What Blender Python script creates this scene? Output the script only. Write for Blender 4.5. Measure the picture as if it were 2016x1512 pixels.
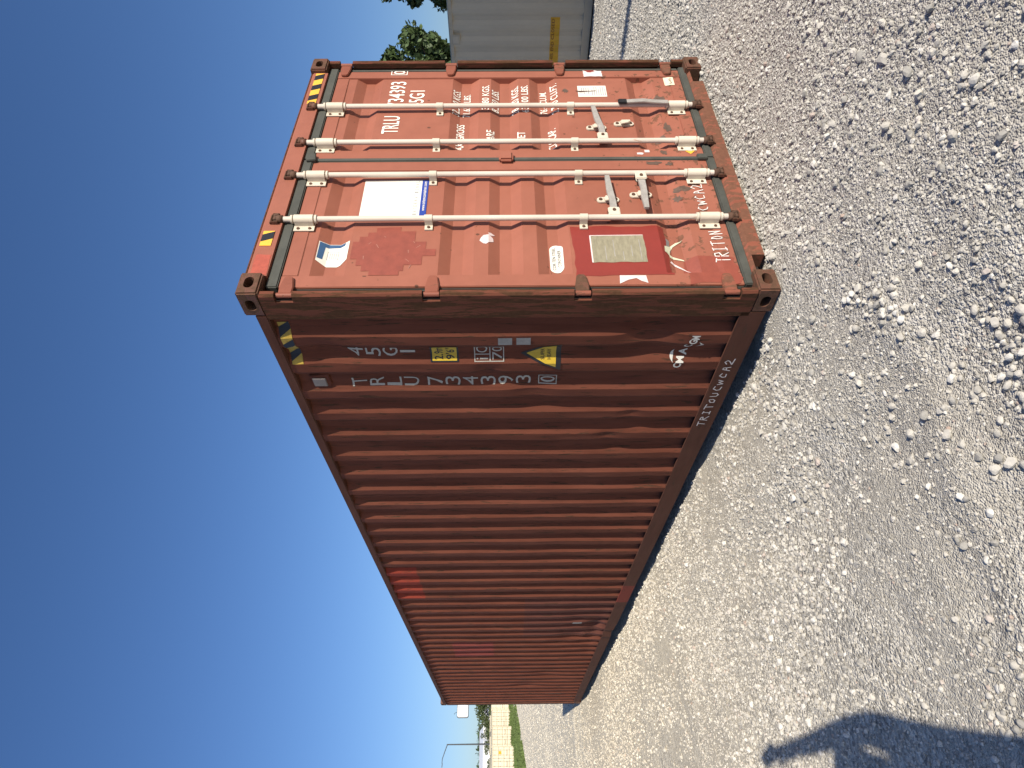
import bpy, bmesh, math, random
import numpy as np
from mathutils import Vector, Matrix, Euler

# ------------------------------------------------------------------ camera, sky, sun, exposure
for o in list(bpy.data.objects): bpy.data.objects.remove(o)
SC = bpy.context.scene
COL = SC.collection
R = math.radians

CAM = Vector((-2.365, -2.430, 1.4585))
_yaw, _pitch, _roll = 0.62745, -0.006954, -0.008489
fw = Vector((math.sin(_yaw)*math.cos(_pitch), math.cos(_yaw)*math.cos(_pitch), math.sin(_pitch)))
rt = Vector((math.cos(_yaw), -math.sin(_yaw), 0)); up = rt.cross(fw)
rt2 = rt*math.cos(_roll)+up*math.sin(_roll); up2 = -rt*math.sin(_roll)+up*math.cos(_roll)
cd = bpy.data.cameras.new('camera'); cam = bpy.data.objects.new('camera', cd); COL.objects.link(cam)
# the photograph was taken upright and is shown turned a quarter: its right is the world's down
mx = Matrix((-up2, rt2, -fw)).transposed().to_4x4(); mx.translation = CAM
cam.matrix_world = mx
cd.sensor_fit = 'HORIZONTAL'; cd.sensor_width = 36.0; cd.lens = 36.0*1251.5/2016
cd.clip_start = 0.05; cd.clip_end = 8000
SC.camera = cam

SUN_EL, SUN_AZX = R(29.5), 0.10      # shadows run towards +Y
W = bpy.data.worlds.new('World'); SC.world = W; W.use_nodes = True
wn = W.node_tree.nodes; wl = W.node_tree.links
sky = wn.new('ShaderNodeTexSky'); sky.sky_type = 'NISHITA'; sky.sun_disc = False
sky.sun_elevation = SUN_EL; sky.sun_rotation = math.pi+.10
sky.altitude = 200; sky.air_density = 1.0; sky.dust_density = 1.0; sky.ozone_density = 3.0
bg = wn['Background']; bg.inputs['Strength'].default_value = 0.079
hs = wn.new('ShaderNodeHueSaturation'); hs.inputs['Saturation'].default_value = 1.12; wl.new(sky.outputs[0], hs.inputs['Color'])
tint = wn.new('ShaderNodeMix'); tint.data_type = 'RGBA'; tint.blend_type = 'MULTIPLY'; tint.inputs[0].default_value = 1; tint.inputs[7].default_value = (.95, 1.02, 1.22, 1)
wl.new(hs.outputs[0], tint.inputs[6]); wl.new(tint.outputs[2], bg.inputs[0])
sd = bpy.data.lights.new('sun', 'SUN'); sd.energy = 4.9; sd.angle = R(0.53); sd.color = (1.0, 0.915, 0.79)
sun = bpy.data.objects.new('sun', sd); COL.objects.link(sun)
ld = Vector((SUN_AZX*math.cos(SUN_EL), math.cos(SUN_EL), -math.sin(SUN_EL)))
sun.rotation_euler = ld.to_track_quat('-Z', 'Y').to_euler(); sun.location = (0, -20, 20)
SC.cycles.max_bounces = 5; SC.cycles.diffuse_bounces = 3; SC.cycles.glossy_bounces = 2
vs = SC.view_settings
vs.view_transform = 'Standard'; vs.look = 'None'; vs.gamma = 1.0; vs.exposure = 0.38; vs.use_curve_mapping = False

rng = np.random.default_rng(7); random.seed(7)

# ------------------------------------------------------------------ mesh helpers
class MB:
    def __init__(s): s.v = []; s.f = []; s.sm = []
    def add(s, vs, fs, smooth=False):
        n = len(s.v); s.v += [tuple(p) for p in vs]
        for f in fs: s.f.append([i+n for i in f]); s.sm.append(smooth)
        return s
    def box(s, x0, x1, y0, y1, z0, z1):
        v = [(x, y, z) for z in (z0, z1) for y in (y0, y1) for x in (x0, x1)]
        return s.add(v, [(0,2,3,1),(4,5,7,6),(0,1,5,4),(2,6,7,3),(0,4,6,2),(1,3,7,5)])
    def obox(s, c, ax, ay, az):          # oriented box: centre and three half-axes
        c, ax, ay, az = map(Vector, (c, ax, ay, az))
        v = [c+ax*i+ay*j+az*k for k in (-1,1) for j in (-1,1) for i in (-1,1)]
        return s.add(v, [(0,2,3,1),(4,5,7,6),(0,1,5,4),(2,6,7,3),(0,4,6,2),(1,3,7,5)])
    def prism(s, poly, axis, a0, a1):    # polygon extruded along an axis
        n = len(poly)
        def P(p, a):
            return {'x': (a, p[0], p[1]), 'y': (p[0], a, p[1]), 'z': (p[0], p[1], a)}[axis]
        v = [P(p, a0) for p in poly]+[P(p, a1) for p in poly]
        f = [tuple(range(n))[::-1], tuple(range(n, 2*n))]+[(i, (i+1) % n, n+(i+1) % n, n+i) for i in range(n)]
        return s.add(v, f)
    def tube(s, pts, rad, n=12, cap=True):
        pts = [Vector(p) for p in pts]
        rad = rad if isinstance(rad, (list, tuple)) else [rad]*len(pts)
        v = []; f = []
        for i, p in enumerate(pts):
            d = (pts[min(i+1, len(pts)-1)]-pts[max(i-1, 0)]).normalized()
            a = d.cross(Vector((0, 0, 1)) if abs(d.z) < .9 else Vector((1, 0, 0))).normalized(); b = d.cross(a)
            v += [p+(a*math.cos(2*math.pi*k/n)+b*math.sin(2*math.pi*k/n))*rad[i] for k in range(n)]
        for i in range(len(pts)-1):
            for k in range(n): f.append((i*n+k, i*n+(k+1) % n, (i+1)*n+(k+1) % n, (i+1)*n+k))
        s.add(v, f, True)
        if cap:
            m = len(pts)
            s.add(v[:n], [tuple(range(n))[::-1]]); s.add(v[(m-1)*n:], [tuple(range(n))])
        return s
    def build(s, name, mat, parent=None, bevel=0, seg=2, loc=None, fix=True):
        me = bpy.data.meshes.new(name); me.from_pydata(s.v, [], s.f); me.update()
        me.polygons.foreach_set('use_smooth', s.sm)
        if fix or bevel:
            bm = bmesh.new(); bm.from_mesh(me)
            if bevel:
                bmesh.ops.remove_doubles(bm, verts=bm.verts, dist=1e-5)
                ed = [e for e in bm.edges if len(e.link_faces) == 2 and e.calc_face_angle(0) > .5 and not all(x.smooth for x in e.link_faces)]
                bmesh.ops.bevel(bm, geom=ed, offset=bevel, segments=seg, affect='EDGES', clamp_overlap=True)
            bmesh.ops.recalc_face_normals(bm, faces=bm.faces)
            bm.to_mesh(me); bm.free()
        return link(name, me, mat, parent, loc)

def link(name, me, mat, parent=None, loc=None):
    if mat is not None and not me.materials:
        for m in (mat if isinstance(mat, (list, tuple)) else [mat]): me.materials.append(m)
    o = bpy.data.objects.new(name, me); COL.objects.link(o)
    if parent is not None: o.parent = parent
    if loc is not None: o.location = loc
    return o

def tag(o, label=None, cat=None, group=None, kind=None):
    for k, x in (('label', label), ('category', cat), ('group', group), ('kind', kind)):
        if x: o[k] = x
    return o

def thing(name, label, cat, loc=(0, 0, 0), rot=(0, 0, 0), group=None):
    o = bpy.data.objects.new(name, None); COL.objects.link(o); o.location = loc; o.rotation_euler = rot
    o.empty_display_size = .2
    return tag(o, label, cat, group)

def copy_tree(o, parent=None):
    c = o.copy(); COL.objects.link(c); c.parent = parent
    for ch in list(o.children): copy_tree(ch, c)
    return c

# value noise on arrays
_perm = np.random.default_rng(3).random((256, 256))
def vnoise(x, y):
    xi = np.floor(x).astype(int); yi = np.floor(y).astype(int); fx = x-xi; fy = y-yi
    fx = fx*fx*(3-2*fx); fy = fy*fy*(3-2*fy)
    g = lambda a, b: _perm[a % 256, b % 256]
    return ((g(xi, yi)*(1-fx)+g(xi+1, yi)*fx)*(1-fy)+(g(xi, yi+1)*(1-fx)+g(xi+1, yi+1)*fx)*fy)*2-1
def fbm(x, y, o=4):
    s = 0; a = 1
    for k in range(o): s = s+a*vnoise(x*2**k+17*k, y*2**k+31*k); a *= .5
    return s
def sstep(a, b, x):
    t = np.clip((x-a)/(b-a), 0, 1); return t*t*(3-2*t)

# ------------------------------------------------------------------ material helpers
class NB:
    def __init__(s, name):
        s.m = bpy.data.materials.new(name); s.m.use_nodes = True; s.t = s.m.node_tree
        s.b = s.t.nodes['Principled BSDF']; s.c = None
    def n(s, typ, ins=None, **at):
        nd = s.t.nodes.new(typ)
        for k, x in at.items(): setattr(nd, k, x)
        for k, x in (ins or {}).items(): s.put(nd.inputs[k], x)
        return nd
    def put(s, sock, x):
        if hasattr(x, 'is_linked') or isinstance(x, bpy.types.NodeSocket): s.t.links.new(x, sock)
        else:
            if sock.type == 'RGBA' and len(x) == 3: x = (*x, 1)
            sock.default_value = x
    def co(s, scale=(1, 1, 1), kind='Object', loc=(0, 0, 0)):
        if s.c is None: s.c = s.n('ShaderNodeTexCoord')
        return s.n('ShaderNodeMapping', {'Vector': s.c.outputs[kind], 'Scale': scale, 'Location': loc}).outputs[0]
    def noise(s, v, sc=5, det=4, ro=.55, dist=0):
        return s.n('ShaderNodeTexNoise', {'Vector': v, 'Scale': sc, 'Detail': det, 'Roughness': ro, 'Distortion': dist}).outputs[0]
    def ramp(s, f, stops):
        nd = s.n('ShaderNodeValToRGB', {'Fac': f}); e = nd.color_ramp.elements
        while len(e) < len(stops): e.new(.5)
        for i, (p, c) in enumerate(stops):
            e[i].position = p; e[i].color = (c, c, c, 1) if isinstance(c, (int, float)) else (*c, 1)
        return nd.outputs[0]
    def mix(s, f, a, b, mode='MIX'):
        nd = s.n('ShaderNodeMix', data_type='RGBA', blend_type=mode)
        s.put(nd.inputs[0], f); s.put(nd.inputs[6], a); s.put(nd.inputs[7], b)
        return nd.outputs[2]
    def math(s, op, a, b=0.0, clamp=False):
        nd = s.n('ShaderNodeMath', operation=op, use_clamp=clamp); s.put(nd.inputs[0], a); s.put(nd.inputs[1], b)
        return nd.outputs[0]
    def xyz(s):
        return s.n('ShaderNodeSeparateXYZ', {'Vector': s.co()}).outputs
    def span(s, v, a, b, soft):          # 1 between a and b
        lo = s.n('ShaderNodeMapRange', {'Value': v, 'From Min': a-soft, 'From Max': a+soft}).outputs[0]
        hi = s.n('ShaderNodeMapRange', {'Value': v, 'From Min': b-soft, 'From Max': b+soft, 'To Min': 1., 'To Max': 0.}).outputs[0]
        return s.math('MULTIPLY', lo, hi)
    def bump(s, h, st=.3, d=.01):
        nd = s.n('ShaderNodeBump', {'Height': h, 'Strength': st, 'Distance': d}); s.put(s.b.inputs['Normal'], nd.outputs[0])
    def set(s, col=None, rough=.5, metal=0., spec=None):
        if col is not None: s.put(s.b.inputs['Base Color'], col)
        s.put(s.b.inputs['Roughness'], rough); s.put(s.b.inputs['Metallic'], metal)
        if spec is not None: s.put(s.b.inputs['Specular IOR Level'], spec)
        return s.m

def plain(name, col, rough=.6, metal=0., var=.18, sc=6., stretch=(1, 1, 1), bump=0.):
    b = NB(name); n = b.noise(b.co(stretch), sc, 5, .6)
    n2 = b.noise(b.co(stretch), sc*9, 3, .6)
    m = b.math('ADD', b.math('MULTIPLY', n, .7), b.math('MULTIPLY', n2, .3))
    k = b.ramp(m, [(.25, tuple(c*(1-var) for c in col)), (.75, tuple(min(1, c*(1+var)) for c in col))])
    if bump: b.bump(n2, bump, .004)
    return b.set(k, rough, metal)

def red_paint(name, base, rust_at=.66, rust_lo=0., streak=(1, 1, 1), rust=(.075, .034, .02), boxes=(), rough=.55, spots=True, dirt=.3, spec=.3):
    """weathered container paint: faded tint, chips and rust; rust_lo adds rust towards the bottom of the door"""
    b = NB(name); z = b.xyz()[2]
    big = b.noise(b.co(), 1.7, 5, .6); mid = b.noise(b.co(streak), 7, 4, .62)
    col = b.mix(b.ramp(big, [(.3, 0.), (.7, 1.)]), tuple(c*.88 for c in base), (base[0]*1.08, base[1]*1.12, base[2]*1.15))
    col = b.mix(b.math('MULTIPLY', b.ramp(mid, [(.42, 0.), (.75, 1.)]), dirt), col, tuple(c*.55 for c in base))
    for (a0, a1, z0, z1, c, amt, ax) in boxes:
        e = b.math('ADD', b.xyz()[ax], b.math('MULTIPLY', b.math('SUBTRACT', b.noise(b.co(), 14, 3), .5), .03))
        m = b.math('MULTIPLY', b.span(e, a0, a1, .008), b.span(z, z0, z1, .008))
        col = b.mix(b.math('MULTIPLY', m, amt), col, c)
    lo = b.n('ShaderNodeMapRange', {'Value': z, 'From Min': 1.2, 'From Max': .2, 'To Min': 0., 'To Max': rust_lo}).outputs[0]
    rn = b.noise(b.co(streak, loc=(3, 7, 1)), 16, 5, .66, .4)
    rm = b.n('ShaderNodeMapRange', {'Value': b.math('ADD', rn, lo), 'From Min': rust_at, 'From Max': rust_at+.035}).outputs[0]
    rc = b.mix(b.noise(b.co(), 40, 3), rust, tuple(min(1, c*2.6) for c in rust))
    col = b.mix(b.math('MULTIPLY', rm, .9), col, rc)
    if spots:
        vo = b.n('ShaderNodeTexVoronoi', {'Vector': b.co((1, 1, .75)), 'Scale': 9., 'Randomness': 1.})
        sel = b.ramp(b.n('ShaderNodeSeparateColor', {'Color': vo.outputs['Color']}).outputs[0], [(.45, 0.), (.47, 1.)])
        dd = b.math('ADD', vo.outputs['Distance'], b.math('MULTIPLY', b.noise(b.co(), 60, 2), .1))
        sm = b.math('MULTIPLY', b.ramp(dd, [(.115, 1.), (.14, 0.)]), sel)
        col = b.mix(b.math('MULTIPLY', sm, .85), col, rust)
    h = b.math('SUBTRACT', b.math('MULTIPLY', b.noise(b.co(), 90, 3), .25), b.math('MULTIPLY', rm, .6))
    b.bump(h, .35, .003)
    rgh = b.math('ADD', b.math('MULTIPLY', rm, .3), rough)
    return b.set(col, rgh, 0., spec)

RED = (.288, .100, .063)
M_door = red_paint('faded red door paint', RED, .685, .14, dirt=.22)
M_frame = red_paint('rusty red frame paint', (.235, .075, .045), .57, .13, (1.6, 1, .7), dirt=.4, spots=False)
M_side = red_paint('weathered red paint darkened for shade', (.160, .053, .032), .585, .0, (2.6, 2.6, .3), (.040, .022, .014), dirt=.7, spots=False, spec=.08, rough=.7,  # base colour kept below the door's red to paint in the wall's shade
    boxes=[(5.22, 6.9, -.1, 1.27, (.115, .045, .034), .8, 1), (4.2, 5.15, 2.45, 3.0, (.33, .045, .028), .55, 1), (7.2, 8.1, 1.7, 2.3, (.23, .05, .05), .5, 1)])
M_post = red_paint('flaking rusted post paint', (.140, .048, .029), .48, .03, (2.4, 2.4, .25), (.038, .020, .011), dirt=.75, rough=.7, spots=False, spec=.1)
M_rail = red_paint('dull brown red rail paint', (.115, .048, .031), .60, .0, (1, .3, 3), (.05, .03, .02), dirt=.5, spots=False, spec=.1, rough=.7,
    boxes=[(4.75, 5.35, -.1, .5, (.23, .05, .035), .9, 1)])
M_cast = red_paint('rusted casting steel', (.135, .058, .036), .47, .0, (1, 1, 1), (.05, .026, .015), dirt=.6, spots=False)
M_rod = red_paint('cream lock rod paint', (.58, .50, .415), .70, .07, (2, 2, .6), (.20, .11, .06), dirt=.18, spots=False)
M_rodw = red_paint('cream bracket paint', (.60, .53, .42), .69, .04, rust=(.12, .06, .03), dirt=.12, spots=False)
M_worn = plain('worn galvanised steel', (.40, .375, .34), .5, .35, .3, 25)
M_rust = plain('brown rust', (.085, .043, .025), .85, 0, .5, 25, bump=.4)
M_rub = plain('grey door rubber', (.056, .058, .048), .75, 0, .35, 8, (1, 1, 1))
M_hole = plain('shade black inside', (.02, .014, .011), .9, 0, .2)  # near black, puts the shade of gaps into the colour
M_white = plain('white vinyl print', (.70, .67, .59), .5, 0, .05, 14)
M_letw = plain('white stencil paint', (.80, .76, .68), .55, 0, .06, 30)
M_lets = plain('dulled side lettering', (.43, .40, .34), .6, 0, .12, 30)
M_blue = plain('blue vinyl print', (.02, .05, .28), .45, 0, .1)
M_bluel = plain('slate blue vinyl print', (.035, .09, .19), .5, 0, .15)
M_grey = plain('grey print', (.30, .30, .29), .6)
M_yel = plain('yellow vinyl print', (.75, .42, .045), .5, 0, .08, 12)
M_yels = plain('yellow plate print', (.56, .38, .03), .5, 0, .12, 12)
M_blk = plain('black vinyl print', (.012, .012, .014), .5, 0, .2)
M_dred = plain('fresh dark red paint', (.215, .028, .020), .5, 0, .12, 5)
M_diam = plain('unfaded red paint', (.225, .052, .032), .6, 0, .22, 18)
M_diam2 = plain('scratched red paint', (.34, .16, .12), .6)
M_plate = plain('tarnished metal plate', (.31, .28, .19), .5, .3, .3, 22, (1, 1, 3))
M_chalk = plain('chalk', (.66, .60, .56), .9, 0, .2, 40)
M_pink = plain('torn pinkish paper', (.66, .54, .52), .7, 0, .2, 20)
M_green = plain('torn pale green paper', (.55, .56, .40), .7, 0, .2, 20)
M_dark = plain('black grease stain', (.105, .066, .048), .6, 0, .4, 30)
M_cream = plain('label paper', (.70, .62, .45), .6, 0, .06, 20)
M_tape = plain('grey tape', (.20, .195, .19), .5, 0, .3, 40)

# ------------------------------------------------------------------ ground
FOOT = (0.0, 2.438, 0.0, 12.192)
def terrain(x, y):
    x = np.asarray(x, float); y = np.asarray(y, float)
    t = y-50; z = .033*np.where(t > 25, t, np.where(t < -25, 0, (t+25)**2/100))
    z = z-.085*sstep(4.2, 9., x)*(1-sstep(30, 60, y))
    # settled strip beside the container's long side
    z = z-.05*np.exp(-((x+.02)/.32)**2)*sstep(.25, .7, y)*(1-sstep(11.6, 12.0, y))
    z = z-.045*sstep(-.12, .3, x)*(1-sstep(2.2, 2.6, x))*sstep(.25, .7, y)*(1-sstep(11.6, 12.0, y))
    near = np.exp(-np.maximum(0, np.hypot(x, y-2)-9)/6)
    pad = 1-.85*np.maximum.reduce([np.exp(-(((x-a)/.35)**2+((y-b)/.35)**2)) for a in (.08, 2.36) for b in (.09, 12.1)])
    z = z+pad*near*(.020*fbm(x*.45+5, y*.45, 3)+.010*fbm(x*1.7, y*1.7+9, 3)+.0045*fbm(x*7, y*7, 3)-.008)
    # faint wheel ruts crossing in front of the doors, running parallel to the long side
    for cx, dep in ((-1.05, .022), (-2.9, .02), (4.3, .02)):
        d = x-cx-.10*np.sin(y*.5)
        z = z+near*dep*(-np.exp(-(d/.16)**2)+.6*np.exp(-((d-.3)/.11)**2)+.5*np.exp(-((d+.3)/.11)**2))*(.55+.45*vnoise(x*.8, y*.8))
    for cy, dep in ((-.95, .016), (-1.7, .014)):
        d = y-cy+.16*(x-1)*.3
        z = z+near*dep*(-np.exp(-(d/.15)**2)+.7*np.exp(-((d-.26)/.09)**2)+.6*np.exp(-((d+.26)/.09)**2))*sstep(.1, .6, vnoise(x*.7+4, y*.7)+.4)
    return z
def tz(x, y): return float(terrain(np.array([x]), np.array([y]))[0])

def axis(lo, hi, step, far_lo, far_hi, g=1.16):
    a = list(np.arange(lo, hi+1e-6, step)); s = step
    while a[-1] < far_hi: s *= g; a.append(a[-1]+s)
    s = step
    while a[0] > far_lo: s *= g; a.insert(0, a[0]-s)
    return np.array(a)
gx = axis(-4.2, 6.0, .026, -1800, 1800); gy = axis(-1.6, 9.0, .026, -400, 3000)
GX, GY = np.meshgrid(gx, gy, indexing='ij')
GZ = terrain(GX, GY)
gv = np.stack([GX, GY, GZ], -1).reshape(-1, 3); ny = len(gy)
ii, jj = np.meshgrid(np.arange(len(gx)-1), np.arange(ny-1), indexing='ij'); i0 = (ii*ny+jj).ravel()
gq = np.stack([i0, i0+ny, i0+ny+1, i0+1], 1)
def np_mesh(name, v, f):
    me = bpy.data.meshes.new(name); k = f.shape[1]
    me.vertices.add(len(v)); me.vertices.foreach_set('co', np.ascontiguousarray(v, dtype=np.float32).ravel())
    me.loops.add(f.size); me.loops.foreach_set('vertex_index', np.ascontiguousarray(f, dtype=np.int32).ravel())
    me.polygons.add(len(f)); me.polygons.foreach_set('loop_start', np.arange(0, f.size, k, dtype=np.int32))
    me.update(calc_edges=True); me.polygons.foreach_set('use_smooth', np.zeros(len(f), bool)); return me

def ground_mat():
    b = NB('pale crushed limestone and dust'); c = b.co()
    big = b.noise(c, .55, 3, .6); med = b.noise(c, 2.6, 3, .6)
    dense = b.ramp(b.math('ADD', b.math('MULTIPLY', big, .6), b.math('MULTIPLY', med, .4)), [(.38, 0.), (.56, 1.)])
    dust = b.mix(b.noise(c, 9, 4, .65), (.43, .388, .31), (.58, .53, .43))
    v1 = b.n('ShaderNodeTexVoronoi', {'Vector': c, 'Scale': 62.}); v2 = b.n('ShaderNodeTexVoronoi', {'Vector': c, 'Scale': 150.})
    s1 = b.n('ShaderNodeSeparateColor', {'Color': v1.outputs['Color']}).outputs[0]
    s2 = b.n('ShaderNodeSeparateColor', {'Color': v2.outputs['Color']}).outputs[0]
    st = b.ramp(s1, [(0., (.25, .235, .205)), (.5, (.49, .457, .39)), (1., (.72, .68, .59))])
    st2 = b.ramp(s2, [(0., (.29, .265, .22)), (1., (.62, .575, .48))])
    col = b.mix(.45, dust, st2); col = b.mix(b.math('MULTIPLY', dense, .8), col, st)
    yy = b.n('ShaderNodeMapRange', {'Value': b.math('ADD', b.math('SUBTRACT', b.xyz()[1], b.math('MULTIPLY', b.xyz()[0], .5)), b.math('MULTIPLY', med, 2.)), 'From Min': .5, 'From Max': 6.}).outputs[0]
    col = b.mix(yy, b.mix(1., col, (.90, .915, .95), 'MULTIPLY'), b.mix(1., col, (1.17, 1.15, 1.08), 'MULTIPLY'))  # grey dust near, cream gravel far; also paints in the sun's backscatter
    dome1 = b.ramp(v1.outputs['Distance'], [(.0, 1.), (.75, 0.)]); dome2 = b.ramp(v2.outputs['Distance'], [(.0, 1.), (.8, 0.)])
    h = b.math('ADD', b.math('MULTIPLY', b.math('MULTIPLY', dome1, dense), .9), b.math('MULTIPLY', dome2, .5))
    h = b.math('ADD', h, b.math('MULTIPLY', b.noise(c, 34, 3, .7), .40))
    b.bump(h, .85, .012)
    return b.set(col, .95, 0., .15)
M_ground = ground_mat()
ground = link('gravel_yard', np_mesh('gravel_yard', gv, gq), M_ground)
ground.data.polygons.foreach_set('use_smooth', np.ones(len(gq), bool))
tag(ground, 'pale crushed limestone yard with wheel ruts', kind='structure')

# ------------------------------------------------------------------ red container
BOX = thing('shipping_container', 'long weathered red shipping container with lock rods on its doors', 'container', (0, 0, 0))
WX, LY, HZ = 2.438, 12.192, 2.896

# --- profiles of the pressed sheets
VAL = [(2.552, 2.359), (1.843, 1.645), (1.562, 1.364), (1.281, 1.091), (.567, .373)]
DZ = [0.]; DY = []
_b = [(2.69, .066)]
for a, c in VAL: _b += [(a, .066), (a-.064, .104), (c+.064, .104), (c, .066)]
_b += [(.17, .066)]
_b = _b[::-1]; DZs = np.array([p[0] for p in _b]); DYs = np.array([p[1] for p in _b])
def door_y(z): return float(np.interp(z, DZs, DYs))
STILE = [(.098, .19), (1.128, 1.232), (1.248, 1.352), (2.252, 2.345)]
KNOCK = ((1.95, .36, .09, .012), (1.62, .33, .08, .014), (1.48, .42, .07, .010), (.95, .36, .1, .009), (.45, .38, .08, .008), (2.1, .5, .06, .007))
def door_dent(x, z):
    d = .0014*fbm(np.asarray(x, float)*3, np.asarray(z, float)*3, 2)
    for cx, cz, s, a in KNOCK: d = d+a*np.exp(-(((x-cx)/s)**2+((z-cz)/s)**2))
    return d
def door_pos(x, z, eps=.0022):
    y = door_y(z)+float(door_dent(x, z)); eps = eps+.0008
    for a, c in STILE:
        if a <= x <= c: y = min(y, .058)
    if z > 2.6 or z < .25: y = min(y, .061)
    if z > 2.765 or z < .1: y = .03
    return (x, y-eps, z)
# long side
OUT = [.373, .626, .903, 1.164, 1.446, 1.737, 2.031]
while OUT[-1] < 11.75: OUT.append(OUT[-1]+.2815)
XI, XO = .046, .009
sp = [(.15, XI)]
for k, a in enumerate(OUT):
    nx = OUT[k+1] if k+1 < len(OUT) else a+.2925
    sp += [(a-.066, XI), (a, XO), (a+.074, XO), (min(a+.140, nx-.07), XI)]
sp += [(12.06, XI)]
SYs = np.array([p[0] for p in sp]); SXs = np.array([p[1] for p in sp])
def side_dent(y, z):
    y = np.asarray(y, float); z = np.asarray(z, float)
    dx = .0028*fbm(y*1.3, z*1.1, 3)+.0012*fbm(y*6, z*5+3, 2)
    dy = .0042*fbm(y*2.2+40, z*1.6, 3)
    bk = np.exp(-((y-6.6)/1.0)**2)*sstep(1.0, .25, z)
    dx = dx+bk*.030*np.abs(fbm(y*2.5, z*3, 2))+bk*.012; dy = dy+bk*.03*fbm(y*1.5+9, z*2.2, 2)
    for cy, cz, s, a in ((.36, .62, .10, .035), (.70, 1.58, .05, .012), (.52, 2.55, .12, .014), (.82, 2.5, .1, -.008), (1.2, .62, .05, .012), (1.48, .75, .06, .014), (.94, 1.3, .09, .012), (9.3, .9, .2, .02), (10.2, 1.2, .2, .018)):
        g = a*np.exp(-(((y-cy)/s)**2+((z-cz)/(s*1.3))**2)); dx = dx+g; dy = dy-g*.8
    e = sstep(.16, .3, z)*(1-sstep(2.6, 2.76, z))
    return dx*e, dy*e
def side_pos(y, z, eps=.004):
    dx, dy = side_dent(y, z)
    return (float(np.interp(y, SYs, SXs)+dx-eps), float(y+dy), z)

zs = np.concatenate([[.155], np.linspace(.2, 2.74, 74), [2.79]])
ys = np.unique(np.round(np.concatenate([SYs, np.arange(.15, 1.7, .0205), np.linspace(1.75, 12.06, 200)]), 4))
YY, ZZ = np.meshgrid(ys, zs, indexing='ij'); dx, dy = side_dent(YY, ZZ)
sv = np.stack([np.interp(YY, SYs, SXs)+dx, YY+dy, ZZ], -1).reshape(-1, 3)
nz = len(zs); ii, jj = np.meshgrid(np.arange(len(ys)-1), np.arange(nz-1), indexing='ij'); i0 = (ii*nz+jj).ravel()
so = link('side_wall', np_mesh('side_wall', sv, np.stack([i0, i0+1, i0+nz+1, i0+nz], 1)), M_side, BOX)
so['label'] = 'corrugated long wall dented near the bottom'
so.modifiers.new('thickness', 'SOLIDIFY').thickness = -.003
# far long side, front end, roof, floor
def corr(o_name, pts, length_axis, lo, hi, mat):
    m = MB(); n = len(pts)
    for (a, d) in pts:
        for h in (lo, hi):
            m.v.append((d, a, h) if length_axis == 'y' else ((a, d, h) if length_axis == 'x' else (h, a, d)))
    for i in range(n-1): m.f.append((2*i, 2*i+1, 2*i+3, 2*i+2)); m.sm.append(False)
    o = m.build(o_name, mat, BOX, fix=False); return o
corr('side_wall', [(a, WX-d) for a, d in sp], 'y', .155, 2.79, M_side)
fp = [(.1, LY-.05)]
for k in range(9): a = .2+k*.24; fp += [(a, LY-.05), (a+.03, LY-.01), (a+.12, LY-.01), (a+.15, LY-.05)]
fp += [(2.34, LY-.05)]
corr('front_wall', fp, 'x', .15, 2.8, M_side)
rp = [(.1, 2.840)]
for k in range(42): a = .25+k*.28; rp += [(a, 2.840), (a+.03, 2.860), (a+.15, 2.860), (a+.18, 2.840)]
rp += [(12.1, 2.840)]
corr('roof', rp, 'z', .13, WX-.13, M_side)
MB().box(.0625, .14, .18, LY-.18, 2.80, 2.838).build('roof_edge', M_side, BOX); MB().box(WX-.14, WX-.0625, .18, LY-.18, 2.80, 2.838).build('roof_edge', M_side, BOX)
MB().box(.05, WX-.05, .1, LY-.1, .13, .16).build('floor', M_hole, BOX)
for k in range(30):
    if k in (0, 29): MB().box(.05, WX-.05, .35+k*.395, .40+k*.395, .05, .128).build('cross_member', M_frame, BOX)
mm = MB()
for k in range(1, 29): mm.box(.07, WX-.07, .35+k*.395, .40+k*.395, .05, .128)
o = mm.build('cross_members', M_frame, BOX); tag(o, kind='stuff')

# --- rails
MB().box(.0, .062, .178, LY-.178, 2.776, 2.842).build('top_rail', M_rail, BOX, .006)
MB().box(WX-.062, WX, .178, LY-.178, 2.776, 2.842).build('top_rail', M_rail, BOX, .006)
def bottom_rail(x0, s, mat):
    pr = [(0, .165), (.006, .168), (.006, .042), (.045, .036), (.045, .030), (0, .030)]
    ysl = list(np.arange(.178, LY-.177, .11)); m = MB(); n = len(pr)
    for y in ysl:
        k = .018*math.exp(-((y-6.75)/.22)**2)*math.sin(y*19)+.006*math.exp(-((y-1.9)/.5)**2)
        kz = .02*math.exp(-((y-6.7)/.25)**2)
        for (a, z) in pr: m.v.append((x0+s*(a+k), y, z+(kz if z < .1 else 0)))
    for i in range(len(ysl)-1):
        for j in range(n): m.f.append((i*n+j, i*n+(j+1) % n, (i+1)*n+(j+1) % n, (i+1)*n+j)); m.sm.append(False)
    m.f += [list(range(n)), list(range((len(ysl)-1)*n, len(ysl)*n))]; m.sm += [False, False]
    return m.build('bottom_rail', mat, BOX)
bottom_rail(0, 1, M_rail); bottom_rail(WX, -1, M_rail)

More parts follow.
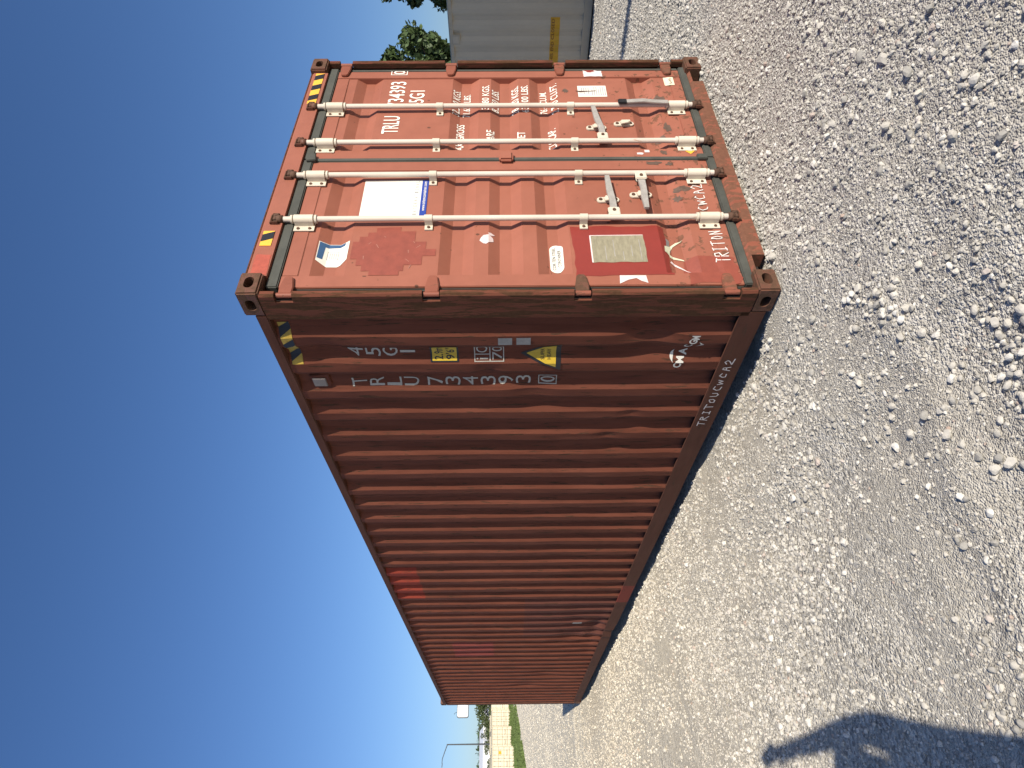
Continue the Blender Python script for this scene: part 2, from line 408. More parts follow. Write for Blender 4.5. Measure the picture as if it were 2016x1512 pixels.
# --- corner castings with oval holes
def ring(m, P, w, h, hw, hh, depth, cx=None, cz=None):
    """rectangle w x h with a stadium hole, walls going inward; P maps (a, b, inward) to 3D"""
    cx = w/2 if cx is None else cx; cz = h/2 if cz is None else cz
    N = 24; rr = min(hw, hh); lp = []
    for k in range(N):
        t = 2*math.pi*(k+.5)/N; c, s_ = math.cos(t), math.sin(t)
        lp.append((cx+rr*c+math.copysign(hw-rr, c), cz+rr*s_+math.copysign(hh-rr, s_)))
    cor = [(w, h), (0, h), (0, 0), (w, 0)]
    v = [P(*p, 0) for p in lp]+[P(*p, 0) for p in cor]+[P(*p, depth) for p in lp]
    f = []
    for k in range(N):
        q = k*4//N; k2 = (k+1) % N; q2 = k2*4//N
        f.append((k, k2, N+q))
        if q2 != q: f.append((k2, N+q2, N+q))
        f.append((k, N+4+k, N+4+k2, k2))
    f.append(tuple(N+4+k for k in range(N)))
    m.add(v, f)
CX, CY, CZ = .162, .178, .118
def casting(px, py, pz):
    m = MB(); sx = 1 if px == 0 else -1; sy = 1 if py == 0 else -1; x0 = 0 if px == 0 else WX; y0 = 0 if py == 0 else LY; z0 = pz
    P = lambda a, b, c: (x0+sx*a, y0+sy*b, z0+c)
    ring(m, lambda a, b, d: P(a, d, b), CX, CZ, .040, .026, .1, CX*.52)
    ring(m, lambda a, b, d: P(d, a, b), CY, CZ, .040, .026, .09, CY*.52)
    tz_ = CZ if pz > 1 else 0
    m.add([P(0, 0, tz_), P(CX, 0, tz_), P(CX, CY, tz_), P(0, CY, tz_)], [(0, 1, 2, 3)])
    oz = CZ-tz_
    m.add([P(0, 0, oz), P(CX, 0, oz), P(CX, CY, oz), P(0, CY, oz)], [(0, 1, 2, 3)])
    m.add([P(CX, 0, 0), P(CX, CY, 0), P(CX, CY, CZ), P(CX, 0, CZ)], [(0, 1, 2, 3)])
    m.add([P(0, CY, 0), P(CX, CY, 0), P(CX, CY, CZ), P(0, CY, CZ)], [(0, 1, 2, 3)])
    me = bpy.data.meshes.new('corner_casting'); me.from_pydata(m.v, [], m.f)
    bm = bmesh.new(); bm.from_mesh(me); bmesh.ops.remove_doubles(bm, verts=bm.verts, dist=1e-5); bmesh.ops.recalc_face_normals(bm, faces=bm.faces)
    ed = [e for e in bm.edges if all(sum((abs(abs(v.co.x-x0)-t) < 1e-4 for t in (0, CX))) and sum((abs(abs(v.co.y-y0)-t) < 1e-4 for t in (0, CY))) and sum((abs(v.co.z-z0-t) < 1e-4 for t in (0, CZ))) for v in e.verts) and len(e.link_faces) == 2 and e.calc_face_angle(0) > 1]
    bmesh.ops.bevel(bm, geom=ed, offset=.009, segments=2, affect='EDGES'); bm.to_mesh(me); bm.free()
    link('corner_casting', me, M_cast, BOX)
for px in (0, 1):
    for py in (0, 1):
        for pz in (0, HZ-CZ): casting(px, py, pz)

# --- door end posts with notches at the hinges
HNG = [2.65, 1.863, 1.05, .25]
def post(x0, s):
    full = [(0, .205), (0, .030), (.010, .018), (.034, .018), (.040, .024), (.040, .06), (.016, .066), (.012, .205)]
    cut = [(0, .205), (0, .072), (.012, .070), (.012, .205)]
    m = MB(); z = CZ
    cuts = sorted(HNG)
    def seg(pr, a, c): m.prism([(x0+s*p[0], p[1]) for p in pr], 'z', a, c)
    for h in cuts: seg(full, z, h-.048); seg(cut, h-.048, h+.048); z = h+.048
    seg(full, z, HZ-CZ)
    m.build('corner_post', M_post, BOX)
    b = MB()
    for h in cuts: b.box(min(x0+s*.014, x0+s*.045), max(x0+s*.014, x0+s*.045), .0665, .070, h-.05, h+.05)
    b.box(min(x0+s*.016, x0+s*.1), max(x0+s*.016, x0+s*.1), .115, .12, .12, 2.78)
    b.build('post_backing', M_hole, BOX)  # near-black sheets that paint shade into the notches and post gap
post(0, 1); post(WX, -1)
for x0, s in ((0, 1), (WX, -1)):
    MB().box(min(x0, x0+s*.1), max(x0, x0+s*.1), LY-.13, LY-.002, CZ, HZ-CZ).build('corner_post', M_rail, BOX, .01)

# --- header and sill of the door end
MB().prism([(.030, 2.768), (.030, 2.868), (.040, 2.884), (.12, 2.886), (.12, 2.768)], 'x', .162, WX-.162).build('door_header', M_door, BOX)
MB().box(.150, WX-.150, .036, .14, 2.8842, 2.892).build('header_lip', M_post, BOX)
sl = MB(); sl.prism([(.028, .012), (.028, .085), (.05, .104), (.12, .104), (.12, .012)], 'x', .30, 2.135)
sl.prism([(.0281, .086), (.05, .1041), (.12, .1041), (.12, .086)], 'x', .1622, .2999); sl.prism([(.0281, .086), (.05, .1041), (.12, .1041), (.12, .086)], 'x', 2.1351, WX-.1622)
sl.build('door_sill', M_frame, BOX)
MB().box(.1, WX-.1, .121, .125, .02, 2.8).build('door_backing', M_hole, BOX)  # near-black sheet so slits around the doors look deep in shade

# --- two doors
def door_leaf(x0, x1, label):
    d = thing('door', None, None); d.parent = BOX; d['label'] = label
    z = np.unique(np.concatenate([DZs, np.linspace(.17, 2.69, 84)])); xs = np.linspace(x0+.06, x1-.06, 44)
    XX, ZZ = np.meshgrid(xs, z, indexing='ij')
    Yd = np.interp(ZZ, DZs, DYs)+door_dent(XX, ZZ)
    v = np.stack([XX, Yd, ZZ], -1).reshape(-1, 3); n = len(z)
    ii, jj = np.meshgrid(np.arange(len(xs)-1), np.arange(n-1), indexing='ij'); i0 = (ii*n+jj).ravel()
    p = link('panel', np_mesh('door_panel', v, np.stack([i0, i0+n, i0+n+1, i0+1], 1)), M_door, d)
    (a, c), (e, g) = (STILE[0], STILE[1]) if x0 < 1 else (STILE[2], STILE[3])
    for (q0, q1) in ((a, c), (e, g)): MB().box(q0, q1, .058, .112, .158, 2.702).build('stile', M_door, d, .004)
    for (q0, q1) in ((2.612, 2.7005), (.1595, .246)): MB().box(c+.0003, e-.0003, .0607, .111, q0, q1).build('rail', M_door, d, .003)
    return d
DL = door_leaf(.098, 1.232, 'door leaf with white placard and dark red repainted patch')
DR = door_leaf(1.248, 2.345, 'door leaf stencilled with number and weights')

# rubber seals
def seal(parent, x0, x1, z0, z1, y=.047):
    b = MB().box(x0, x1, y, .11, z0, z1); return b.build('gasket', M_rub, parent, .006)
seal(DL, .092, 1.238, 2.7032, 2.766); seal(DR, 1.2425, 2.372, 2.7032, 2.766)
seal(DL, .092, 1.238, .1045, .1568); seal(DR, 1.2425, 2.372, .1045, .1568)
seal(DR, 2.3465, 2.3805, .158, 2.702, .060); seal(DL, .0815, .0965, .158, 2.702, .066)
seal(DL, 1.2215, 1.2585, .1575, 2.7025, .0500)
MB().box(1.214, 1.266, .0350, .0570, .150, .215).build('seal_flap', M_rub, DL, .004)
MB().obox((1.245, .044, 2.715), (.035, 0, .006), (0, .014, 0), (-.004, 0, .03)).build('seal_flap', M_rub, DL, .004)
MB().box(1.196, 1.292, .022, .0575, 1.410, 1.502).build('customs_block', M_door, DL, .012)

# hinges
for d, s, xp in ((DL, 1, .040), (DR, -1, WX-.040)):
    for k, h in enumerate(HNG):
        m = MB(); pr = [(0, .036), (.045, .038), (.118, .026), (.130, .016), (.130, -.016), (.118, -.026), (.045, -.038), (0, -.036)]
        poly = [(xp+s*a, h+c) for a, c in pr]
        m.prism(poly, 'y', .040, .0575)
        hg = m.build('hinge', M_cast if (s == 1 and k == 2) else M_frame, d, .004)
        MB().tube([(xp-s*.012, .045, h-.042), (xp-s*.012, .045, h+.042)], .015, 12).build('hinge_pin', M_frame, d)

# lock rods
RODS = [(1.815, DR), (1.388, DR), (1.040, DL), (.620, DL)]
YR = .022
def lock_rod(x, d, idx):
    MB().tube([(x, YR, .118), (x, YR, 2.80)], .0170, 16).build('lock_rod', M_rod, d)
    for ze, s in ((2.80, 1), (.118, -1)):
        m = MB(); m.tube([(x, YR, ze-.035*s), (x, YR, ze+.004*s)], .0245, 14)
        m.obox((x-.002, YR-.002, ze+.012*s), (.019, 0, 0), (0, .016, 0), (0, 0, .009)); m.obox((x-.022, YR+.001, ze+.004*s), (.009, .004, 0), (0, .012, 0), (0, 0, .014))
        m.obox((x+.024, YR-.002, ze+.008*s), (.008, 0, .006), (0, .016, 0), (-.006, 0, .014)); m.build('cam', M_rust if s < 0 or idx > 1 else M_cast, d, .003)
        k = MB(); k.box(x-.038, x-.029, .006, .0298, min(ze-.012*s, ze+.030*s), max(ze-.012*s, ze+.030*s)); k.box(x+.031, x+.039, .006, .0298, min(ze-.012*s, ze+.030*s), max(ze-.012*s, ze+.030*s))
        k.box(x-.038, x+.039, .014, .0296, min(ze+.0302*s, ze+.040*s), max(ze+.0302*s, ze+.040*s)); k.build('cam_keeper', M_cast, BOX, .003)
    for z0, z1 in ((2.588, 2.700), (.205, .318)):
        m = MB(); m.tube([(x, YR, z0), (x, YR, z1)], .0275, 16)
        m.box(x-.027, x+.027, YR, .0575, z0+.002, z1-.002); m.box(x-.066, x+.030, .0515, .0572, z0-.004, z1+.004)
        br = m.build('rod_bracket', M_rodw, d)
        for za in (z0-.020, z1+.008): MB().tube([(x, YR, za), (x, YR, za+.012)], .0255, 14).build('collar', M_rodw, d)
        for zz in (z0+.022, z1-.022): MB().tube([(x-.048, .0518, zz), (x-.048, .046, zz)], .009, 10).build('rivet', M_rust, d)
    for zc in (1.915, 1.002):
        m = MB(); m.tube([(x, YR, zc-.023), (x, YR, zc+.023)], .0225, 16)
        m.box(x-.0222, x+.0222, YR, .062, zc-.0225, zc+.0225); m.box(x-.058, x-.020, .056, .0642, zc-.0235, zc+.0235)
        m.build('rod_guide', M_rodw, d)
        MB().tube([(x-.040, .0562, zc), (x-.040, .050, zc)], .009, 10).build('rivet', M_rust, d)
for i, (x, d) in enumerate(RODS): lock_rod(x, d, i)

def catch(xc, zc, d):
    m = MB(); pl = [(xc+.024*math.cos(t)+0, zc+math.copysign(.045, math.sin(t))+.024*math.sin(t)) for t in np.linspace(.01, 2*math.pi-.01, 22)]
    m.prism(pl, 'y', .0535, .0650); m.obox((xc+.004, .044, zc-.012), (.010, 0, 0), (0, .011, 0), (0, 0, .030)); m.obox((xc-.018, .032, zc+.002), (.016, 0, .006), (0, .005, 0), (-.008, 0, .026))
    o = m.build('handle_catch', M_rodw, d, .002)
    for dz in (-.046, .046): MB().tube([(xc, .0538, zc+dz), (xc, .048, zc+dz)], .011, 10).build('rivet', M_rust, d)
def handle(xr, zr, x1, z1, d, vertical=False):
    s = 1 if x1 > xr else -1
    m = MB()
    if not vertical:
        m.box(min(xr, xr+s*.075), max(xr, xr+s*.075), .004, .016, zr-.035, zr+.035); m.box(min(xr, xr+s*.075), max(xr, xr+s*.075), .028, .038, zr-.035, zr+.035)
        m.build('handle_hub', M_rodw, d, .006)
        h = MB(); xa = xr+s*.05; pts = [(xa, zr, .020), (xa+s*.10, zr-.004, .026), ((xa+x1)/2+s*.03, (zr+z1)/2, .022), (x1, z1, .014)]
        wid = [.022, .019, .020, .014]
        for (p, q, wa, wb) in zip(pts[:-1], pts[1:], wid[:-1], wid[1:]):
            v = [(p[0], p[2]-.008, p[1]-wa), (p[0], p[2]+.008, p[1]-wa), (p[0], p[2]+.008, p[1]+wa), (p[0], p[2]-.008, p[1]+wa), (q[0], q[2]-.008, q[1]-wb), (q[0], q[2]+.008, q[1]-wb), (q[0], q[2]+.008, q[1]+wb), (q[0], q[2]-.008, q[1]+wb)]
            h.add(v, [(0,1,2,3),(4,7,6,5),(0,4,5,1),(1,5,6,2),(2,6,7,3),(3,7,4,0)])
        h.build('handle', M_worn, d)
        MB().tube([(xr+s*.045, .0042, zr), (xr+s*.045, -.003, zr)], .010, 10).build('rivet', M_rust, d)
    else:
        m.box(xr-.032, xr+.02, -.016, .0015, zr-.03, zr+.035); m.build('handle_hub', M_blk, d, .006)
        h = MB(); pts = [(xr-.006, zr-.01, -.006), (xr-.004, zr-.14, -.012), (xr-.008, zr-.22, -.006), (x1-.012, z1, -.004)]
        for (p, q) in zip(pts[:-1], pts[1:]):
            h.obox(((p[0]+q[0])/2, (p[2]+q[2])/2, (p[1]+q[1])/2), (.020, 0, 0), (0, .006, 0), ((q[0]-p[0])/2, (q[2]-p[2])/2, (q[1]-p[1])/2))
        h.build('handle', M_worn, d, .002)
handle(1.388, .815, 1.79, .850, DR); catch(1.595, .838, DR)
handle(1.815, .640, 1.815, .325, DR, True); catch(1.64, .645, DR)
handle(.620, .820, 1.00, .830, DL); catch(.825, .834, DL)
handle(1.040, .618, .690, .622, DL); catch(.870, .628, DL)

# ------------------------------------------------------------------ lettering and stickers that follow the pressed sheet
DGR = None
def text_polys(s, bold=0.):
    c = bpy.data.curves.new('t', 'FONT'); c.body = s; c.size = 1.; c.offset = bold; c.resolution_u = 3
    o = bpy.data.objects.new('t', c); COL.objects.link(o)
    dg = bpy.context.evaluated_depsgraph_get(); dg.update()
    me = bpy.data.meshes.new_from_object(o.evaluated_get(dg))
    v = np.array([p.co[:2] for p in me.vertices]).reshape(-1, 2); f = [list(p.vertices) for p in me.polygons]
    bpy.data.objects.remove(o); bpy.data.curves.remove(c); bpy.data.meshes.remove(me)
    return v, f
_tc = {}
def tpoly(s, bold=0.):
    if (s, bold) not in _tc: _tc[(s, bold)] = text_polys(s, bold)
    return _tc[(s, bold)]
def surf(name, v, f, pos, cuts, mat, parent, grid=None):
    """2-D polygons v(u, w), f laid on a pressed sheet; cuts = [(axis, value)] where the sheet folds"""
    bm = bmesh.new(); bv = [bm.verts.new((p[0], p[1], 0)) for p in v]
    for q in f:
        try: bm.faces.new([bv[i] for i in q])
        except ValueError: pass
    v = np.asarray(v); lo = v.min(0); hi = v.max(0)
    if grid:
        for a in (0, 1): cuts = list(cuts)+[(a, t) for t in np.arange(lo[a]+grid, hi[a], grid)]
    for a, t in cuts:
        if lo[a] < t < hi[a]:
            bmesh.ops.bisect_plane(bm, geom=bm.verts[:]+bm.edges[:]+bm.faces[:], plane_co=(t, 0, 0) if a == 0 else (0, t, 0), plane_no=(1, 0, 0) if a == 0 else (0, 1, 0), dist=1e-6)
    for p in bm.verts: p.co = pos(p.co.x, p.co.y)
    me = bpy.data.meshes.new(name); bm.to_mesh(me); bm.free()
    return link(name, me, mat, parent)
DCUT = [(1, z) for z in DZs]+[(0, t+e) for a in STILE for t, e in ((a[0], -.0005), (a[0], .0005), (a[1], -.0005), (a[1], .0005))]
SCUT = [(0, y) for y in SYs]
def fit(v, u0, u1, w0, w1):
    v = np.array(v, float); lo = v.min(0); hi = v.max(0)
    if (hi[0]-lo[0]) < .42*(hi[1]-lo[1]) and (u1-u0) > .5*(w1-w0):      # narrow figure such as 1
        w = (u1-u0)*.30; u0 = (u0+u1)/2-w/2; u1 = u0+w
    return (v-lo)/np.maximum(hi-lo, 1e-6)*np.array([u1-u0, w1-w0])+np.array([u0, w0])
def d_text(s, x0, x1, z0, z1, par, mat=None, bold=.008, eps=.0022, name='lettering'):
    v, f = tpoly(s, bold); return surf(name, fit(v, x0, x1, z0, z1), f, lambda u, w: door_pos(u, w, eps), DCUT, mat or M_letw, par)
def d_poly(pts, mat, par, name='sticker', eps=.0020):
    return surf(name, np.array(pts, float), [list(range(len(pts)))], lambda u, w: door_pos(u, w, eps), DCUT, mat, par, .03)
def d_rect(x0, x1, z0, z1, mat, par, name='sticker', eps=.0020): return d_poly([(x0, z0), (x1, z0), (x1, z1), (x0, z1)], mat, par, name, eps)
def ragged(x0, x1, z0, z1, n=7, j=.008, seed=0):
    r = random.Random(seed); P = []
    for k in range(n): P.append((x0+(x1-x0)*k/n, z0+r.uniform(-j, j)))
    for k in range(n): P.append((x1+r.uniform(-j, j), z0+(z1-z0)*k/n))
    for k in range(n): P.append((x1-(x1-x0)*k/n, z1+r.uniform(-j, j)))
    for k in range(n): P.append((x0+r.uniform(-j, j), z1-(z1-z0)*k/n))
    return P
def blob(x, z, rx, rz, n=14, j=.35, seed=0):
    r = random.Random(seed); return [(x+rx*(1+r.uniform(-j, j))*math.cos(2*math.pi*k/n), z+rz*(1+r.uniform(-j, j))*math.sin(2*math.pi*k/n)) for k in range(n)]
def frame_polys(x0, x1, z0, z1, t):
    return [(x0, z0, x1, z0+t), (x0, z1-t, x1, z1), (x0, z0+t, x0+t, z1-t), (x1-t, z0+t, x1, z1-t)]
def rects(L):
    v = []; f = []
    for (a, c, e, g) in L: n = len(v); v += [(a, c), (e, c), (e, g), (a, g)]; f.append([n, n+1, n+2, n+3])
    return np.array(v), f

# right leaf
d_text('TRLU', 1.550, 1.760, 2.190, 2.302, DR); d_text('734393', 1.880, 2.213, 2.184, 2.298, DR)
d_text('0', 2.305, 2.352, 2.203, 2.290, DR); v, f = rects(frame_polys(2.292, 2.364, 2.186, 2.308, .006)); surf('digit_frame', v, f, lambda u, w: door_pos(u, w, .0022), DCUT, M_letw, DR)
d_text('45G1', 1.870, 2.087, 2.040, 2.148, DR)
d_text('MAX. GROSS', 1.36, 1.705, 1.742, 1.796, DR); d_text('TARE', 1.43, 1.586, 1.534, 1.588, DR); d_text('NET', 1.44, 1.566, 1.325, 1.378, DR); d_text('CU. CAP.', 1.40, 1.625, 1.113, 1.167, DR)
for s, z, x1 in (('32.500 KGS.', 1.783, 2.125), ('71.650 LBS.', 1.709, 2.097), ('3.880 KGS.', 1.574, 2.158), ('8.550 LBS.', 1.504, 2.123), ('28.620 KGS.', 1.362, 2.149), ('63.100 LBS.', 1.292, 2.155), ('76.4 CU.M.', 1.157, 2.126), ('2.700 CU.FT.', 1.080, 2.181)):
    d_text(s, 1.835 if len(s) < 11 else 1.80, x1, z, z+.051, DR)
d_poly(ragged(2.258, 2.342, .735, .872, 5, .006, 3), M_pink, DR); d_poly(blob(2.335, .82, .014, .035, 10, .5, 5), M_dred, DR, 'sticker_print', .003)
d_rect(1.994, 2.142, .722, .930, M_white, DR)
v, f = rects([(2.01, .73+k*.0155, 2.125-(.03 if k % 3 == 0 else 0), .7355+k*.0155) for k in range(7)]+[(2.03+(k % 2)*.02, .85+k*.016, 2.115, .856+k*.016) for k in range(4)]); surf('sticker_print', v, f, lambda u, w: door_pos(u, w, .003), DCUT, M_grey, DR)
d_poly([(2.06, .93), (2.075, .95), (2.07, .86), (2.075, .80), (2.066, .80), (2.06, .87), (2.052, .915)], M_rust, DR, 'rust_streak', .0036)
d_rect(2.140, 2.248, .212, .284, M_cream, DR); d_text('CIMC', 2.156, 2.232, .230, .266, DR, M_blk, .01, .003, 'sticker_print')
d_poly([(1.287, .245), (1.322, .213), (1.357, .245), (1.322, .278)], M_yel, DR); d_rect(1.318, 1.325, .232, .258, M_cream, DR, 'sticker_print', .003)
d_poly(ragged(1.285, 1.305, .555, .597, 3, .003, 2), M_pink, DR); d_rect(1.308, 1.334, .512, .545, M_pink, DR)
for i, (x, z, rx, rz) in enumerate(((2.08, 1.02, .022, .022), (1.31, .42, .022, .026), (1.98, .36, .030, .045), (1.62, .345, .045, .030), (1.50, .40, .03, .035), (1.46, .335, .025, .03))): d_poly(blob(x, z, rx, rz, 16, .45, i+20), M_dark, DR, 'stain', .0008)

# left leaf
d_rect(.692, 1.036, 1.942, 2.342, M_white, DL, 'placard'); d_rect(.692, 1.036, 1.942, 1.982, M_blue, DL, 'placard_print', .0028)
d_text('www.tritoncontainer.com', .74, 1.02, 1.953, 1.972, DL, M_white, .01, .0034, 'placard_print')
for k, ch in enumerate('INTERNATIONAL'): d_text(ch, .703+k*.0258, .715+k*.0258, 2.000, 2.024, DL, M_grey, .01, .0028, 'placard_print')
lb = [(.262, 2.545), (.262, 2.40), (.300, 2.35), (.385, 2.345), (.455, 2.357), (.450, 2.53), (.42, 2.548), (.33, 2.552)]
d_poly([(.483, 2.365), (.486, 2.543), (.329, 2.542), (.299, 2.481), (.297, 2.400), (.327, 2.364)], M_white, DL)
d_poly([(.480, 2.39), (.482, 2.538), (.350, 2.538), (.350, 2.510), (.452, 2.506), (.458, 2.392)], M_bluel, DL, 'sticker_print', .003)
v, f = rects(frame_polys(.355, .425, 2.425, 2.490, .003)+[(.365, 2.437+k*.012, .412, 2.440+k*.012) for k in range(4)]); surf('sticker_print', v, f, lambda u, w: door_pos(u, w, .003), DCUT, M_grey, DL)
# stepped diamond where an old placard was peeled away
d_poly([(.589, 2.218), (.596, 2.077), (.557, 2.077), (.557, 1.988), (.466, 1.988), (.466, 1.921), (.403, 1.921), (.403, 1.862), (.347, 1.862), (.347, 1.937), (.275, 1.937), (.275, 2.037), (.228, 2.037), (.228, 2.059), (.186, 2.059), (.186, 2.225), (.227, 2.225), (.227, 2.272), (.272, 2.272), (.272, 2.306), (.325, 2.306), (.325, 2.345), (.47, 2.345), (.47, 2.310), (.513, 2.310), (.513, 2.265), (.549, 2.265), (.549, 2.218)], M_diam, DL, 'peeled_patch', .0014)
r = random.Random(5)
for k in range(9):
    x, z, a = r.uniform(.24, .52), r.uniform(1.93, 2.28), r.uniform(-.8, .8); L = r.uniform(.012, .035)
    d_poly([(x, z), (x+L*math.cos(a), z+L*math.sin(a)), (x+L*math.cos(a), z+L*math.sin(a)+.004), (x, z+.003)], M_diam2, DL, 'scratch', .0024)
d_poly(blob(.487, 1.575, .042, .035, 10, .3, 4), M_pink, DL); d_poly(blob(.535, 1.548, .012, .018, 8, .4, 8), M_pink, DL)
pl = [(.353+.113*0, 0)]
pill = [(.353+math.copysign(.075, math.cos(t))+.039*math.cos(t), 1.171+.039*math.sin(t)) for t in np.linspace(.001, 2*math.pi-.001, 30)]
d_poly(pill, M_white, DL); d_text('COR-TEN STEEL', .262, .446, 1.177, 1.196, DL, M_blk, .004, .003, 'sticker_print'); d_text('CONTAINER', .285, .425, 1.146, 1.165, DL, M_blk, .004, .003, 'sticker_print')
d_poly(ragged(.175, .590, .530, 1.075, 8, .008, 11), M_dred, DL, 'repainted_patch', .0012)
d_poly(ragged(.283, .507, .662, .972, 8, .003, 12), M_plate, DL, 'data_plate', .0030)
v, f = rects([(.30+.03*(k % 2), .69+k*.05, .47-.05*(k % 3), .694+k*.05) for k in range(5)]); surf('plate_print', v, f, lambda u, w: door_pos(u, w, .0036), DCUT, M_worn, DL)
v, f = rects([(.282, .968, .507, .976), (.505, .664, .510, .972)]); surf('plate_edge', v, f, lambda u, w: door_pos(u, w, .0040), DCUT, M_pink, DL)
d_poly([(.108, .84), (.172, .835), (.170, .69), (.112, .684), (.128, .72), (.150, .745), (.138, .79)], M_pink, DL)
d_poly([(.345, .525), (.40, .515), (.445, .49), (.50, .425), (.48, .47), (.44, .515), (.43, .545), (.38, .55), (.335, .445), (.325, .44), (.34, .50)], M_green, DL, 'torn_paper', .003)
d_poly([(.30, .53), (.24, .44), (.225, .42), (.26, .455), (.315, .52)], M_pink, DL, 'torn_paper', .003)
d_poly(blob(.46, .53, .07, .028, 12, .4, 14), M_tape, DL, 'scuff', .0008)
d_poly(ragged(.103, .322, .170, .455, 5, .014, 15), M_diam, DL, 'repainted_patch', .0012)
for i, (x, z, rx, rz) in enumerate(((.28, 1.06, .02, .012), (.95, .36, .028, .05), (.86, .40, .03, .03), (1.195, .50, .02, .05), (1.185, .40, .018, .03))): d_poly(blob(x, z, rx, rz, 14, .5, i+40), M_dark, DL, 'stain', .0008)

# handwriting in chalk: strokes on a 1 x 1 cell
GL = {'T': [[(0, 1), (1, 1)], [(.5, 1), (.45, 0)]], 'R': [[(0, 0), (.1, 1)], [(.1, 1), (.7, .95), (.75, .65), (.1, .5), (.9, 0)]], 'I': [[(.2, 1), (.8, 1)], [(.5, 1), (.45, 0)], [(.1, 0), (.8, 0)]],
      'O': [[(.5, .85), (.15, .6), (.2, .15), (.6, .05), (.85, .4), (.7, .8), (.4, .85)]], 'N': [[(.1, 0), (.15, .9), (.8, .1), (.85, 1)]], 'U': [[(.1, .9), (.15, .2), (.5, .05), (.8, .25), (.85, .9)]],
      'C': [[(.9, .8), (.5, .95), (.15, .55), (.3, .1), (.8, .1)]], 'W': [[(0, .8), (.15, .1), (.45, .6), (.7, .1), (.95, .85)]], 'A': [[(.1, 0), (.4, .9), (.65, .85), (.8, 0)], [(.25, .45), (.75, .45)]],
      '2': [[(.1, .75), (.4, 1), (.75, .8), (.6, .45), (.05, .05), (1., .0)]]}
def scrawl(txt, u0, u1, w0, w1, dz, pos, cuts, par, wd=.007, seed=0, flip=False):
    r = random.Random(seed); n = len(txt); V = []; F = []
    cw = (u1-u0)/n
    for k, ch in enumerate(txt):
        for stv in GL[ch]:
            P = [(u0+cw*(k+.1+.75*p[0])+r.uniform(-.003, .003), w0+dz*k/n+(w1-w0)*p[1]+r.uniform(-.004, .004)) for p in stv]
            for a, c in zip(P[:-1], P[1:]):
                d = np.array(c)-np.array(a); L = np.hypot(*d)+1e-6; nrm = np.array([-d[1], d[0]])/L*wd/2; e = d/L*wd*.3
                q = len(V); V += [tuple(np.array(a)-e-nrm), tuple(np.array(c)+e-nrm), tuple(np.array(c)+e+nrm), tuple(np.array(a)-e+nrm)]; F.append([q, q+1, q+2, q+3])
    V = np.array(V)
    if flip: V[:, 0] = -V[:, 0]
    return surf('chalk_writing', V, F, pos, cuts, M_chalk, par)
scrawl('CWCA2', .715, .985, .235, .300, .0, lambda u, w: door_pos(u, w, .0035), DCUT, DL, .006, 1)
scrawl('TRITON', .270, .545, .200, .275, .0, lambda u, w: door_pos(u, w, .0035), DCUT, DL, .006, 2)

# header tape
def hz(x0, x1, z0, z1, n, par, y=.0265, first=0):
    w = (x1-x0)/n; o = None
    h_pos = lambda u, ww: (u, y, ww)
    v, f = rects([(x0, z0, x1, z1)]); o = surf('hazard_tape', v, f, h_pos, [], M_yel, par)
    for k in range(n//2):
        a = x0+w*(2*k+.55); V = [(a, z1), (a+w*.95, z1), (a+w*1.35, z0), (a+w*.40, z0)]
        surf('tape_stripe', np.array(V), [[0, 1, 2, 3]], lambda u, ww: (u, y-.001, ww), [], M_blk, par)
hz(1.86, 2.265, 2.790, 2.852, 6, BOX); hz(.400, .525, 2.795, 2.860, 2, BOX)
surf('repainted_patch', np.array(ragged(.168, .33, 2.775, 2.862, 4, .004, 31)), [list(range(16))], lambda u, w: (u, .0285, w), [], plain('bright orange red paint', (.34, .07, .04), .55, 0, .25, 30), BOX)

# --- long side lettering (u = -Y so that it reads from outside)
def s_pos(u, w): return side_pos(-u, w, .006)
SC2 = [(0, -y) for y in SYs[:60]]
def s_text(s, y0, y1, z0, z1, mat=None, bold=0., pos=s_pos, name='lettering', par=so):
    v, f = tpoly(s, bold); return surf(name, fit(v, -y1, -y0, z0, z1), f, pos, SC2, mat or M_lets, par, .05)
for k, ch in enumerate('TRLU'): s_text(ch, .795, .865, 2.446-k*.1105-.094, 2.446-k*.1105)
for k, ch in enumerate('734393'): s_text(ch, .793, .863, 1.966-k*.1120-.096, 1.966-k*.1120)
s_text('0', .806, .856, 1.157, 1.250); v, f = rects(frame_polys(-.868, -.790, 1.145, 1.263, .006)); surf('digit_frame', v, f, s_pos, SC2, M_lets, so, .05)
for k, ch in enumerate('45G1'): s_text(ch, .506, .575, 2.412-k*.1035-.090, 2.412-k*.1035)
def s_rect(y0, y1, z0, z1, mat, name='sticker', eps=.006):
    v, f = rects([(-y1, z0, -y0, z1)]); return surf(name, v, f, lambda u, w: side_pos(-u, w, eps), SC2, mat, so, .05)
s_rect(.488, .612, 1.752, 1.922, M_blk, 'height_plate'); s_rect(.497, .603, 1.763, 1.911, M_yels, 'plate_face', .0068)
s_text('2.9m', .508, .594, 1.845, 1.898, M_blk, .012, lambda u, w: side_pos(-u, w, .0076), 'plate_print'); s_text("9'6\"", .508, .594, 1.776, 1.829, M_blk, .012, lambda u, w: side_pos(-u, w, .0076), 'plate_print')
v, f = rects(frame_polys(-.612, -.488, 1.478, 1.658, .006)+[(-.612, 1.560, -.488, 1.566), (-.570, 1.566, -.565, 1.658)]); surf('code_frame', v, f, s_pos, SC2, M_lets, so, .05)
s_text('i', .587, .597, 1.575, 1.645); s_text('C', .497, .557, 1.578, 1.645); s_text('70', .500, .598, 1.490, 1.550)
v = [(-.565, 1.378), (-.448, 1.135), (-.690, 1.135)]
surf('warning_triangle', np.array(v), [[0, 2, 1]], s_pos, SC2, M_blk, so, .05)
